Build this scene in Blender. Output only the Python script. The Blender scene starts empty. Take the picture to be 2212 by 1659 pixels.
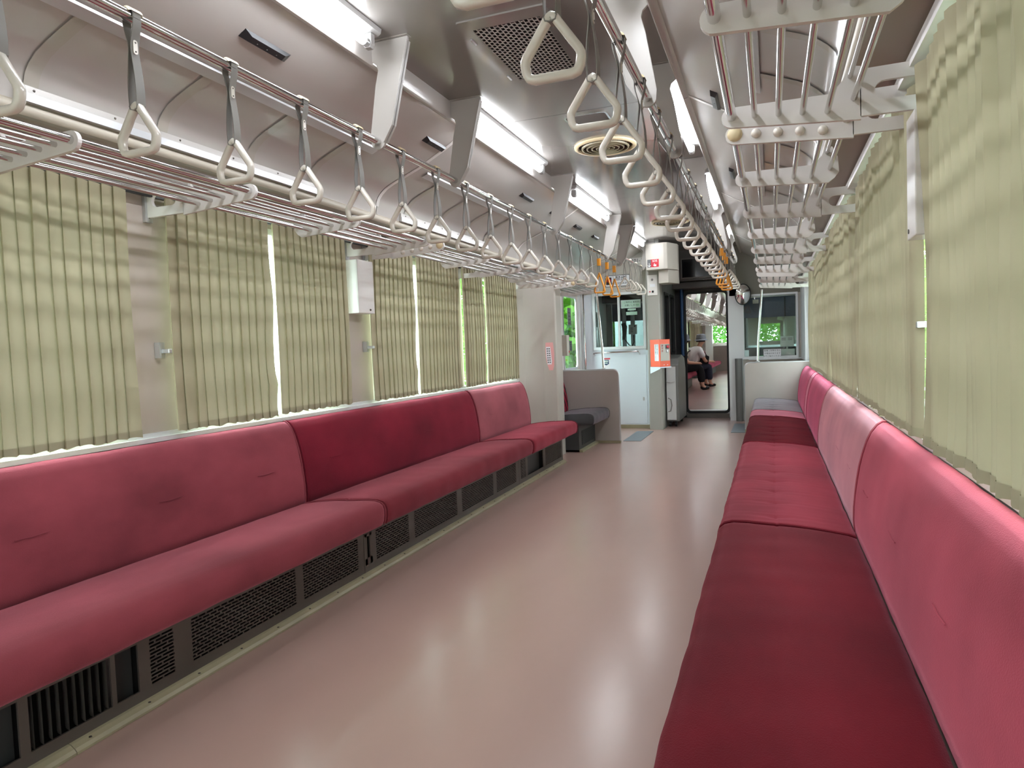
import bpy, bmesh, math, random
from mathutils import Vector, Matrix
random.seed(7)
SC = bpy.context.scene
COL = SC.collection
PI = math.pi

# ------------------------------------------------------------------ camera, world, exposure
XC, HC = 0.893, 1.022
cam_d = bpy.data.cameras.new('camera'); cam = bpy.data.objects.new('camera', cam_d); COL.objects.link(cam)
cam_d.sensor_width = 36.0; cam_d.lens = 36.0 * 1490.0 / 2212.0; cam_d.clip_start = 0.02; cam_d.clip_end = 300
_rt = Vector((0.93553942, -0.01797857, -0.35276445)); _fw = Vector((0.35118034, -0.05988879, 0.93439055)); _dn = Vector((0.03792564, 0.99804314, 0.04971461))
_right = Vector((_rt[0], _fw[0], -_dn[0])); _up = -Vector((_rt[1], _fw[1], -_dn[1])); _back = -Vector((_rt[2], _fw[2], -_dn[2]))
_m = Matrix((_right, _up, _back)).transposed().to_4x4(); _m.translation = (XC, 0, HC)
cam.matrix_world = _m
SC.camera = cam
W = bpy.data.worlds.new('daylight'); SC.world = W; W.use_nodes = True
bgn = W.node_tree.nodes['Background']; bgn.inputs[0].default_value = (0.85, 0.96, 1.0, 1); bgn.inputs[1].default_value = 8.0
SC.view_settings.view_transform = 'Standard'; SC.view_settings.look = 'None'; SC.view_settings.gamma = 1.0
SC.view_settings.use_curve_mapping = False
SC.view_settings.exposure = 1.08
SC.cycles.use_denoising = True
SC.cycles.max_bounces = 8; SC.cycles.diffuse_bounces = 4; SC.cycles.glossy_bounces = 3
SC.cycles.transparent_max_bounces = 10
SC.cycles.adaptive_threshold = 0.02
SC.cycles.sample_clamp_indirect = 8.0
LAMP_STRENGTH = 26.0

# ------------------------------------------------------------------ helpers
def lin(c):
    c /= 255.0
    return c / 12.92 if c <= 0.04045 else ((c + 0.055) / 1.055) ** 2.4
def S(r, g, b): return (lin(r), lin(g), lin(b), 1.0)
MATS = {}
def mat(name, col, rough=0.5, metal=0.0, spec=0.5, noise=None, bump=None, sheen=0.0, trans=0.0, emit=None, alpha=1.0, coat=0.0, stretch=(1, 1, 1)):
    m = bpy.data.materials.new(name); m.use_nodes = True; nt = m.node_tree; b = nt.nodes['Principled BSDF']
    b.inputs['Base Color'].default_value = col; b.inputs['Roughness'].default_value = rough; b.inputs['Metallic'].default_value = metal
    b.inputs['Specular IOR Level'].default_value = spec
    if coat: b.inputs['Coat Weight'].default_value = coat; b.inputs['Coat Roughness'].default_value = 0.08
    if sheen:
        b.inputs['Sheen Weight'].default_value = sheen; b.inputs['Sheen Roughness'].default_value = 0.35
        b.inputs['Sheen Tint'].default_value = (min(1, col[0] * 2 + .3), col[1] * 2 + .2, col[2] * 2 + .25, 1)
    tc = None
    def coords():
        nonlocal tc
        if tc is None:
            t = nt.nodes.new('ShaderNodeTexCoord'); mp = nt.nodes.new('ShaderNodeMapping'); mp.inputs['Scale'].default_value = stretch
            nt.links.new(t.outputs['Object'], mp.inputs[0]); tc = mp
        return tc.outputs[0]
    if noise:   # (scale, amount, detail)
        n = nt.nodes.new('ShaderNodeTexNoise'); n.inputs['Scale'].default_value = noise[0]; n.inputs['Detail'].default_value = noise[2] if len(noise) > 2 else 4
        nt.links.new(coords(), n.inputs['Vector'])
        mr = nt.nodes.new('ShaderNodeMapRange'); mr.inputs[1].default_value = .3; mr.inputs[2].default_value = .7
        mr.inputs[3].default_value = 1 - noise[1]; mr.inputs[4].default_value = 1 + noise[1]
        nt.links.new(n.outputs['Fac'], mr.inputs[0])
        mx = nt.nodes.new('ShaderNodeMix'); mx.data_type = 'RGBA'; mx.blend_type = 'MULTIPLY'; mx.inputs[0].default_value = 1
        mx.inputs[6].default_value = col; nt.links.new(mr.outputs[0], mx.inputs[7]); nt.links.new(mx.outputs[2], b.inputs['Base Color'])
    if bump:    # (scale, strength, distance)
        n = nt.nodes.new('ShaderNodeTexNoise'); n.inputs['Scale'].default_value = bump[0]; n.inputs['Detail'].default_value = 3
        nt.links.new(coords(), n.inputs['Vector'])
        bp = nt.nodes.new('ShaderNodeBump'); bp.inputs['Strength'].default_value = bump[1]; bp.inputs['Distance'].default_value = bump[2]
        nt.links.new(n.outputs['Fac'], bp.inputs['Height']); nt.links.new(bp.outputs[0], b.inputs['Normal'])
    if emit: b.inputs['Emission Color'].default_value = emit[0]; b.inputs['Emission Strength'].default_value = emit[1]
    if trans:
        tr = nt.nodes.new('ShaderNodeBsdfTranslucent'); tr.inputs[0].default_value = col
        ms = nt.nodes.new('ShaderNodeMixShader'); ms.inputs[0].default_value = trans
        nt.links.new(b.outputs[0], ms.inputs[1]); nt.links.new(tr.outputs[0], ms.inputs[2])
        nt.links.new(ms.outputs[0], nt.nodes['Material Output'].inputs['Surface'])
    MATS[name] = m
    return m
def glass_mat(name, tint, refl=0.9):
    m = bpy.data.materials.new(name); m.use_nodes = True; nt = m.node_tree; nt.nodes.remove(nt.nodes['Principled BSDF'])
    t = nt.nodes.new('ShaderNodeBsdfTransparent'); t.inputs[0].default_value = tint
    g = nt.nodes.new('ShaderNodeBsdfGlossy'); g.inputs['Roughness'].default_value = 0.02
    lw = nt.nodes.new('ShaderNodeLayerWeight'); lw.inputs[0].default_value = .5
    pw = nt.nodes.new('ShaderNodeMath'); pw.operation = 'POWER'; pw.inputs[1].default_value = 4.5; nt.links.new(lw.outputs['Facing'], pw.inputs[0])
    fr = nt.nodes.new('ShaderNodeMath'); fr.operation = 'MULTIPLY_ADD'; fr.inputs[1].default_value = .7; fr.inputs[2].default_value = .035; nt.links.new(pw.outputs[0], fr.inputs[0])
    ms = nt.nodes.new('ShaderNodeMixShader'); nt.links.new(fr.outputs[0], ms.inputs[0]); nt.links.new(t.outputs[0], ms.inputs[1]); nt.links.new(g.outputs[0], ms.inputs[2])
    nt.links.new(ms.outputs[0], nt.nodes['Material Output'].inputs['Surface']); MATS[name] = m; return m

mat('ceiling_gloss', (.31, .285, .265, 1), .14, .5, bump=(1.3, .35, .012))
mat('cove_satin', (.51, .475, .445, 1), .18, .12, bump=(1.6, .25, .01))
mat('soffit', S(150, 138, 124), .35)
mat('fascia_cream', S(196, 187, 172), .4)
mat('wall_taupe', S(186, 174, 165), .38, noise=(2, .04))
mat('panel_grey', S(172, 164, 158), .3, noise=(3, .05))
mat('pillar_beige', S(186, 181, 172), .3, noise=(3, .04))
mat('white_panel', S(228, 235, 243), .28)
mat('bracket_grey', S(176, 171, 165), .35); mat('plate_light', S(224, 220, 216), .35, noise=(6, .03))
mat('alu', S(205, 206, 208), .32, .8)
mat('alu_light', S(222, 224, 226), .4, .3)
mat('chrome', (.72, .71, .71, 1), .09, 1.0)
mat('satin_rod', (.62, .60, .58, 1), .18, 1.0)
mat('mirror', (.85, .87, .88, 1), .02, 1.0)
mat('rail_pale', S(186, 181, 176), .35, .2); mat('ivory', S(222, 215, 204), .22, coat=.4)
mat('cream_pad', S(226, 208, 168), .5)
mat('amber', S(224, 148, 36), .28, coat=.3)
mat('strap_grey', S(128, 124, 119), .45)
mat('black_plastic', S(26, 26, 28), .35)
mat('black_rubber', S(20, 21, 22), .5)
mat('dark_cavity', S(12, 12, 12), .9)
mat('curtain', S(178, 171, 143), .8, spec=.2, noise=(9, .035), trans=.04, bump=(90, .12, .002))
mat('curtain_hem', S(168, 163, 136), .8, spec=.2, trans=.05)
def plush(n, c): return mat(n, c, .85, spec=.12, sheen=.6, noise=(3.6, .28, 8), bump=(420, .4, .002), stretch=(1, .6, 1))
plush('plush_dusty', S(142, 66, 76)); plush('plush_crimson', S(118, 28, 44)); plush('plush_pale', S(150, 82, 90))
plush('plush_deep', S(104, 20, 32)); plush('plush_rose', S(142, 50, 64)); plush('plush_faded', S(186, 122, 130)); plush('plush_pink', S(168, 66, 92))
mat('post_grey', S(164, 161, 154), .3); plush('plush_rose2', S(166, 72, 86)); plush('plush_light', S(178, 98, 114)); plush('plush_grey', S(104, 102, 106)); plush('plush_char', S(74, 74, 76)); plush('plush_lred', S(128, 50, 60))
def striped(n):
    m = mat(n, S(150, 28, 52), .85, spec=.15, sheen=.3); nt = m.node_tree; b = nt.nodes['Principled BSDF']
    t = nt.nodes.new('ShaderNodeTexCoord'); mp = nt.nodes.new('ShaderNodeMapping'); mp.inputs['Rotation'].default_value = (math.radians(-32), 0, 0)
    w = nt.nodes.new('ShaderNodeTexWave'); w.bands_direction = 'Y'; w.inputs['Scale'].default_value = 4.2; w.inputs['Distortion'].default_value = 0
    r = nt.nodes.new('ShaderNodeValToRGB'); r.color_ramp.interpolation = 'CONSTANT'
    r.color_ramp.elements[0].color = S(34, 14, 18); r.color_ramp.elements[1].color = S(165, 30, 58); r.color_ramp.elements[1].position = .42
    nt.links.new(t.outputs['Object'], mp.inputs[0]); nt.links.new(mp.outputs[0], w.inputs[0]); nt.links.new(w.outputs['Fac'], r.inputs[0]); nt.links.new(r.outputs[0], b.inputs['Base Color'])
striped('plush_striped')
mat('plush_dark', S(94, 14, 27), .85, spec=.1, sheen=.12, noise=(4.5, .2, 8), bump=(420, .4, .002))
mat('floor_vinyl', S(179, 148, 139), .235, spec=.5, noise=(1.2, .07, 5), bump=(5.5, .16, .008), stretch=(1, .45, 1))
mat('mat_grey', S(112, 116, 122), .55, noise=(40, .08))
mat('kick_metal', S(100, 93, 88), .42, .35, noise=(4, .1))
mat('kick_strip', S(152, 143, 116), .4, noise=(7, .1))
mat('base_charcoal', S(62, 62, 62), .5)
mat('screw', S(90, 84, 78), .35, .8)
mat('tube_glow', (1, 1, 1, 1), .3, emit=((.93, .985, 1.05, 1), LAMP_STRENGTH))
mat('lamp_white', S(176, 174, 172), .35)
mat('header_dark', S(74, 68, 64), .35)
mat('corridor_grey', S(120, 120, 118), .35)
mat('screen_black', S(16, 16, 18), .12)
mat('blue_paint', S(38, 72, 120), .35)
mat('olive_panel', S(120, 116, 102), .4)
mat('orange', S(238, 84, 34), .4); mat('sos_red', S(186, 28, 44), .5); mat('sos_grey', S(92, 92, 94), .5)
mat('ink_white', S(245, 245, 245), .5); mat('ink_black', S(24, 24, 26), .6); mat('ink_red', S(170, 40, 50), .6); mat('ink_green', S(60, 150, 90), .6); mat('ink_navy', S(40, 60, 100), .6)
mat('sticker_white', S(236, 236, 240), .5); mat('sticker_mint', S(206, 222, 212), .5); mat('sticker_pink', S(232, 170, 168), .5); mat('button_red', S(214, 70, 84), .3); mat('face_beige', S(184, 178, 168), .45)
mat('clear_strip', S(176, 170, 160), .12, spec=.6)
mat('blind_navy', S(52, 62, 84), .6); mat('console_dark', S(40, 46, 50), .4); mat('console_grey', S(205, 208, 202), .45)
mat('skin', S(222, 172, 146), .6); mat('shirt_white', S(240, 238, 238), .8); mat('trouser_black', S(20, 20, 24), .85); mat('denim', S(48, 54, 72), .85); mat('hat_grey', S(138, 144, 150), .9, noise=(30, .1)); mat('shoe_black', S(18, 18, 20), .5); mat('top_dark', S(40, 40, 46), .85)
mat('leaf_green', S(96, 146, 40), .6, trans=.5, noise=(3, .25)); mat('leaf_dark', S(66, 118, 40), .6, trans=.5, noise=(3, .25)); mat('bark', S(90, 76, 60), .8, noise=(8, .2))
mat('ground_green', S(140, 146, 130), .9, noise=(2, .2)); mat('car_paint', S(206, 214, 222), .35); mat('glass_dark', S(30, 36, 42), .08)
glass_mat('glass', (.93, .98, .96, 1)); glass_mat('glass_door', (.84, .92, .89, 1)); glass_mat('glass_tint', (.48, .54, .52, 1))

def setp(o, label=None, cat=None, group=None, kind=None):
    if label: o['label'] = label
    if cat: o['category'] = cat
    if group: o['group'] = group
    if kind: o['kind'] = kind
    return o
def empty(name, loc, label=None, cat=None, group=None, kind=None):
    o = bpy.data.objects.new(name, None); COL.objects.link(o); o.location = loc; o.empty_display_size = .1
    return setp(o, label, cat, group, kind)

class B:
    """collects geometry in world coordinates; build() links it as ONE mesh object"""
    def __init__(s): s.v = []; s.f = []
    def add(s, vs, fs):
        n = len(s.v); s.v += [tuple(v) for v in vs]; s.f += [tuple(i + n for i in f) for f in fs]; return s
    def box(s, x0, x1, y0, y1, z0, z1):
        vs = [(x, y, z) for x in (x0, x1) for y in (y0, y1) for z in (z0, z1)]
        return s.add(vs, [(0, 1, 3, 2), (4, 6, 7, 5), (0, 4, 5, 1), (2, 3, 7, 6), (0, 2, 6, 4), (1, 5, 7, 3)])
    def tube(s, pts, r, n=10, cap=True):
        pts = [Vector(p) for p in pts]; rs = r if isinstance(r, (list, tuple)) else [r] * len(pts)
        vs = []; fs = []; ref = None
        for i, p in enumerate(pts):
            d = (pts[min(i + 1, len(pts) - 1)] - pts[max(i - 1, 0)]).normalized()
            if ref is None: ref = Vector((0, 0, 1)) if abs(d.z) < .9 else Vector((1, 0, 0))
            u = d.cross(ref).normalized(); w = d.cross(u).normalized(); ref = u.cross(d).normalized() if True else ref
            for k in range(n):
                a = 2 * PI * k / n; vs.append(p + (u * math.cos(a) + w * math.sin(a)) * rs[i])
        for i in range(len(pts) - 1):
            for k in range(n): fs.append((i * n + k, i * n + (k + 1) % n, (i + 1) * n + (k + 1) % n, (i + 1) * n + k))
        if cap: fs.append(tuple(range(n - 1, -1, -1))); fs.append(tuple((len(pts) - 1) * n + k for k in range(n)))
        return s.add(vs, fs)
    def prism(s, poly, axis, a, b):
        """poly: 2-D outline in the two other axes (cyclic order kept), extruded along axis from a to b"""
        def P(u, v, t): return {'x': (t, u, v), 'y': (u, t, v), 'z': (u, v, t)}[axis]
        n = len(poly); vs = [P(u, v, a) for u, v in poly] + [P(u, v, b) for u, v in poly]
        fs = [tuple(range(n)), tuple(range(2 * n - 1, n - 1, -1))] + [(i, i + n, (i + 1) % n + n, (i + 1) % n) for i in range(n)]
        return s.add(vs, fs)
    def ring(s, outer, inner, axis, a, b):
        def P(u, v, t): return {'x': (t, u, v), 'y': (u, t, v), 'z': (u, v, t)}[axis]
        n = len(outer); vs = []
        for t in (a, b):
            vs += [P(u, v, t) for u, v in outer] + [P(u, v, t) for u, v in inner]
        fs = []
        for i in range(n):
            j = (i + 1) % n
            fs += [(i, j, n + j, n + i), (2 * n + i, 3 * n + i, 3 * n + j, 2 * n + j), (i, 2 * n + i, 2 * n + j, j), (n + i, n + j, 3 * n + j, 3 * n + i)]
        return s.add(vs, fs)
    def strip(s, prof, ys, sx=1):
        """open sheet: profile (x,z) swept through the listed y"""
        n = len(prof); vs = [(sx * x, y, z) for y in ys for x, z in prof]
        return s.add(vs, [(i * n + k, i * n + k + 1, (i + 1) * n + k + 1, (i + 1) * n + k) for i in range(len(ys) - 1) for k in range(n - 1)])
    def lathe(s, prof, c, axis='z', n=24, cap=True):
        vs = []; fs = []
        for r, h in prof:
            for k in range(n):
                a = 2 * PI * k / n; u, v = r * math.cos(a), r * math.sin(a)
                d = {'z': (u, v, h), 'y': (u, h, v), 'x': (h, u, v)}[axis]; vs.append((c[0] + d[0], c[1] + d[1], c[2] + d[2]))
        for i in range(len(prof) - 1):
            for k in range(n): fs.append((i * n + k, i * n + (k + 1) % n, (i + 1) * n + (k + 1) % n, (i + 1) * n + k))
        if cap: fs.append(tuple(range(n - 1, -1, -1))); fs.append(tuple((len(prof) - 1) * n + k for k in range(n)))
        return s.add(vs, fs)
    def grid(s, rows):
        n = len(rows[0]); vs = [p for r in rows for p in r]
        return s.add(vs, [(i * n + k, i * n + k + 1, (i + 1) * n + k + 1, (i + 1) * n + k) for i in range(len(rows) - 1) for k in range(n - 1)])
    def build(s, name, m, parent=None, smooth=False, bevel=0.0, closed=True, label=None, cat=None, group=None, kind=None):
        me = bpy.data.meshes.new(name); bm = bmesh.new()
        vv = [bm.verts.new(v) for v in s.v]
        for f in s.f:
            try: bm.faces.new([vv[i] for i in f])
            except ValueError: pass
        if closed: bmesh.ops.recalc_face_normals(bm, faces=bm.faces)
        if bevel: bmesh.ops.bevel(bm, geom=list(bm.edges), offset=bevel, segments=2, profile=.6, affect='EDGES', clamp_overlap=True)
        off = Vector((0, 0, 0))
        if parent is not None:
            p = parent
            while p is not None: off += p.location; p = p.parent
            if parent.type == 'MESH': pass
        elif s.v:
            xs = [v.co.x for v in bm.verts]; ys = [v.co.y for v in bm.verts]; zs = [v.co.z for v in bm.verts]
            off = Vector(((min(xs) + max(xs)) / 2, (min(ys) + max(ys)) / 2, min(zs)))
        bmesh.ops.translate(bm, verts=bm.verts, vec=-off)
        bm.to_mesh(me); bm.free()
        o = bpy.data.objects.new(name, me); COL.objects.link(o); me.materials.append(MATS[m])
        if parent is not None: o.parent = parent
        else: o.location = off
        if smooth:
            me.polygons.foreach_set('use_smooth', [True] * len(me.polygons)); me.set_sharp_from_angle(angle=math.radians(smooth if smooth is not True else 40))
        return setp(o, label, cat, group, kind)
def box(*a): return B().box(*a)
def copy_tree(o, parent=None):
    c = o.copy(); COL.objects.link(c); c.parent = parent
    for ch in list(o.children):
        copy_tree(ch, c)
    return c
def rrect(u0, u1, v0, v1, r, n=4):
    pts = []
    for cu, cv, a0 in ((u1 - r, v1 - r, 0), (u0 + r, v1 - r, 90), (u0 + r, v0 + r, 180), (u1 - r, v0 + r, 270)):
        for k in range(n + 1):
            a = math.radians(a0 + 90 * k / n); pts.append((cu + r * math.cos(a), cv + r * math.sin(a)))
    return pts
def text(name, body, size, loc, m, parent, facing='-y', ext=.0006, align='CENTER', rot=0, sx=1.0):
    cu = bpy.data.curves.new(name, 'FONT'); cu.body = body; cu.size = size; cu.align_x = align; cu.align_y = 'CENTER'; cu.extrude = ext; cu.resolution_u = 2
    t = bpy.data.objects.new(name, cu); COL.objects.link(t)
    dg = bpy.context.evaluated_depsgraph_get(); me = bpy.data.meshes.new_from_object(t.evaluated_get(dg)); bpy.data.objects.remove(t)
    R = {'-y': Matrix.Rotation(PI / 2, 4, 'X'), '+x': Matrix.Rotation(PI / 2, 4, 'Z') @ Matrix.Rotation(PI / 2, 4, 'X')}[facing] if isinstance(facing, str) else Matrix.Rotation(facing, 4, 'Z') @ Matrix.Rotation(PI / 2, 4, 'X')
    off = Vector((0, 0, 0)); p = parent
    while p is not None: off += p.location; p = p.parent
    me.transform(Matrix.Translation(Vector(loc) - off) @ R @ Matrix.Rotation(rot, 4, 'Z') @ Matrix.Diagonal((sx, 1, 1, 1)))
    me.materials.clear(); me.materials.append(MATS[m])
    o = bpy.data.objects.new(name, me); COL.objects.link(o); o.parent = parent; return o
ORD = ['first', 'second', 'third', 'fourth', 'fifth', 'sixth', 'seventh', 'eighth', 'ninth', 'tenth', 'eleventh', 'twelfth', 'thirteenth', 'fourteenth', 'fifteenth', 'sixteenth', 'seventeenth', 'eighteenth', 'nineteenth', 'twentieth', 'twenty-first', 'twenty-second', 'twenty-third', 'twenty-fourth']
SIDE = {-1: 'left', 1: 'right'}

# ------------------------------------------------------------------ the setting
Y0, YE = -2.6, 8.43
box(-1.36, 1.36, Y0, 9.75, -.06, 0).build('floor', 'floor_vinyl', kind='structure')
WIN = {-1: [(-2.35, -.95), (.64, 1.85), (2.09, 3.18), (3.50, 4.60), (4.77, 5.84)],  # first range per side: unseen opening added to let daylight in behind the camera
       1: [(-2.35, -.95), (.64, 1.83), (2.03, 3.20), (3.44, 4.62), (4.71, 5.86), (5.98, 7.05), (7.45, 8.02)]}  # last range: hidden uncurtained opening added to throw daylight on the white cab panel
ZB, ZT = .745, 1.63
wno = 0
for sx in (-1, 1):
    ws = WIN[sx]; b = B(); yend = 9.75
    def bx(y0, y1, z0, z1, x0=1.30, x1=1.36): b.box(min(sx * x0, sx * x1), max(sx * x0, sx * x1), y0, y1, z0, z1)
    ops = list(ws) + ([(7.45, 8.42)] if sx < 0 else [])
    bx(Y0, yend, 0, ZB); bx(Y0, yend, ZT, 2.31)
    yy = Y0
    for (a, c) in ops: bx(yy, a, ZB, ZT); yy = c
    bx(yy, yend, ZB, ZT)
    b.build('wall_' + SIDE[sx], 'wall_taupe', kind='structure')
    for (a, c) in ws:
        wno += 1
        w = empty('window_%d' % wno, (sx * 1.33, (a + c) / 2, ZB), kind='structure')
        x0, x1 = sorted((sx * 1.305, sx * 1.355))
        B().ring([(a, ZB), (c, ZB), (c, ZT), (a, ZT)], [(a + .028, ZB + .012), (c - .028, ZB + .012), (c - .028, ZT - .028), (a + .028, ZT - .028)], 'x', x0, x1).build('window_frame', 'alu_light', w)
        xg = sx * 1.335
        box(min(xg, xg + .005), max(xg, xg + .005), a + .028, c - .028, ZB + .012, ZT - .028).build('pane', 'glass', w)
    # sill ledge under the windows
    ye = 5.9 if sx < 0 else 7.6
    x0, x1 = sorted((sx * 1.262, sx * 1.30))
    bs = box(x0, x1, Y0, ye, .728, .745); bs.box(*sorted((sx * 1.286, sx * 1.30)), Y0, ye, .745, .76)
    bs.build('trim_%d' % (1 if sx < 0 else 2), 'alu_light', kind='structure')
    # head trim above the windows
    x0, x1 = sorted((sx * 1.218, sx * 1.30))
    box(x0, x1, Y0, 5.88 if sx < 0 else 9.2, 1.669, 1.70).build('trim_%d' % (3 if sx < 0 else 4), 'plate_light', kind='structure')
box(-1.36, 1.36, Y0 - .05, Y0, -.06, 2.31).build('wall_back', 'wall_taupe', kind='structure')
box(-1.36, 1.36, Y0 - .05, 9.75, 2.31, 2.35).build('roof', 'wall_taupe', kind='structure')

# ceiling: flat centre panels with open joints, curved cove panels at both sides
ceil = empty('ceiling', (0, 3, 2.225), kind='structure')
seams = [Y0, -.95, 1.28, 3.50, 5.68, 7.90, 9.75]
for a, c in zip(seams[:-1], seams[1:]):
    box(-.53, .53, a + .003, c - .003, 2.225, 2.237).build('ceiling_panel', 'ceiling_gloss', ceil)
COVE = [(1.30, 1.70), (1.128, 1.748), (1.112, 1.750), (1.102, 1.756), (1.097, 1.766), (1.10, 1.776), (1.106, 1.780), (1.108, 1.784), (1.106, 1.787), (1.101, 1.83), (1.088, 1.868), (1.07, 1.89), (1.04, 1.915), (1.0, 1.935), (.95, 1.955), (.83, 2.002), (.68, 2.078), (.562, 2.148), (.548, 2.139), (.535, 2.139), (.530, 2.145), (.530, 2.226)]
cseams = [Y0, -1.13, 1.09, 3.305, 5.52, 7.73, 9.75]
for sx in (-1, 1):
    for a, c in zip(cseams[:-1], cseams[1:]):
        B().strip(COVE[8:], [a + .002, c - .002], sx).build('cove_panel', 'cove_satin', ceil, smooth=50, closed=False)
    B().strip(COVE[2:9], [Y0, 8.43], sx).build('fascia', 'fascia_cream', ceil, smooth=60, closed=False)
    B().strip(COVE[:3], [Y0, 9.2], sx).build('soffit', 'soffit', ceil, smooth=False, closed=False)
    for y in cseams[1:-1]:
        pr = [(x - .002 * (1 if i < 6 else .4), z - .002) for i, (x, z) in enumerate(COVE[9:18])]
        B().strip(pr, [y - .014, y + .014], sx).build('joint_strip', 'plate_light', ceil, smooth=50, closed=False)

# ------------------------------------------------------------------ hanging rails, racks
def disc(cx, cz, r, n=16, a0=0, a1=360): return [(cx + r * math.cos(math.radians(a0 + (a1 - a0) * k / n)), cz + r * math.sin(math.radians(a0 + (a1 - a0) * k / n))) for k in range(n + (0 if a1 - a0 == 360 else 1))]
RX, RZ, RR = .52, 1.847, .0145
def rail_bracket(parent, sx, y, z0=RZ):
    dz = z0 - RZ
    prof = [(.372, 2.222), (.372, 2.205), (.45, 1.90 + dz), (.489, 1.84 + dz)] + disc(RX, RZ + dz, .031, 8, 200, 340) + [(.552, 1.87 + dz), (.52, 2.06), (.506, 2.115), (.512, 2.135), (.53, 2.15), (.53, 2.222)]
    o = B().prism([(sx * x, z) for x, z in prof], 'y', y - .006, y + .006).build('rail_bracket', 'bracket_grey', parent, bevel=.0015)
    edge = [(.372, 2.205), (.45, 1.90 + dz), (.489, 1.84 + dz)]
    bb = B()
    for (xa, za), (xb, zb) in zip(edge[:-1], edge[1:]):
        bb.add([(sx * xa, y - .016, za), (sx * xa, y + .016, za), (sx * xb, y + .016, zb), (sx * xb, y - .016, zb), (sx * (xa + .003), y - .016, za), (sx * (xa + .003), y + .016, za), (sx * (xb + .003), y + .016, zb), (sx * (xb + .003), y - .016, zb)], [(0, 1, 2, 3), (7, 6, 5, 4), (0, 4, 5, 1), (3, 2, 6, 7), (0, 3, 7, 4), (1, 5, 6, 2)])
    bb.build('flange', 'bracket_grey', o)
    bb = B().box(*sorted((sx * .368, sx * .534)), y - .018, y + .018, 2.2235, 2.2248)
    bb.build('mounting_foot', 'bracket_grey', o)
    return o
for sx in (-1, 1):
    r = empty('handrail', (sx * RX, 3.0, RZ), 'long chrome overhead strap rail on the %s side with pale brackets' % SIDE[sx], 'rail')
    B().tube([(sx * RX, Y0 + .3, RZ), (sx * RX, 6.98, RZ)], RR, 16).build('rail', 'chrome', r, smooth=True)
    for y in (-1.9, .4, 2.38, 3.08, 4.70, 6.34, 6.93): rail_bracket(r, sx, y)
    r2 = empty('handrail', (sx * RX, 7.7, 1.93), 'short higher chrome strap rail near the cab on the %s side' % SIDE[sx], 'rail')
    B().tube([(sx * RX, 7.02, 1.93), (sx * RX, 8.28, 1.93)], .012, 14).build('rail', 'chrome', r2, smooth=True)
    for y in (7.05, 8.265): rail_bracket(r2, sx, y, 1.93)

# one strap with a white triangular handle, hung at the origin (rail centre), later copied
def handle_tri(b, top, half_top, bot, half_mid, mid, half_bot, r, yth):
    """closed triangular loop in the x-z plane, rounded section"""
    pts = []
    corners = [(0, top, .012), (half_mid, mid, .008), (half_bot, bot, .014), (-half_bot, bot, .014), (-half_mid, mid, .008)]
    n = len(corners)
    for i, (x, z, rad) in enumerate(corners):
        p = Vector((x, z)); a = (Vector(corners[i - 1][:2]) - p).normalized(); c = (Vector(corners[(i + 1) % n][:2]) - p).normalized()
        for t in (1, .5, 0, -.5, -1):
            q = p + (a * max(t, 0) + c * max(-t, 0)) * rad + (a + c) * rad * .28 * (1 - abs(t)); pts.append((q.x, q.y))
    m = len(pts); k = 8; vs = []; fs = []
    for i in range(m):
        p = Vector(pts[i]); d = (Vector(pts[(i + 1) % m]) - Vector(pts[i - 1])).normalized(); nrm = Vector((d.y, -d.x))
        for j in range(k):
            a = 2 * PI * (j + .5) / k; u = math.copysign(abs(math.cos(a)) ** .7, math.cos(a)); w = math.copysign(abs(math.sin(a)) ** .7, math.sin(a))
            vs.append((p.x + nrm.x * r * u, yth * w, p.y + nrm.y * r * u))
    for i in range(m):
        for j in range(k): fs.append((i * k + j, i * k + (j + 1) % k, ((i + 1) % m) * k + (j + 1) % k, ((i + 1) % m) * k + j))
    return b.add(vs, fs)
def band(b, pts, th=.0011):
    """ribbon: list of (centre, width direction, half width, normal)"""
    vs = []
    for c, wd, hw, nm in pts:
        c = Vector(c); wd = Vector(wd).normalized(); nm = Vector(nm).normalized()
        vs += [c + wd * hw + nm * th, c - wd * hw + nm * th, c - wd * hw - nm * th, c + wd * hw - nm * th]
    fs = [(i * 4 + k, i * 4 + (k + 1) % 4, (i + 1) * 4 + (k + 1) % 4, (i + 1) * 4 + k) for i in range(len(pts) - 1) for k in range(4)]
    fs += [(3, 2, 1, 0), tuple((len(pts) - 1) * 4 + k for k in range(4))]
    return b.add(vs, fs)
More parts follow.
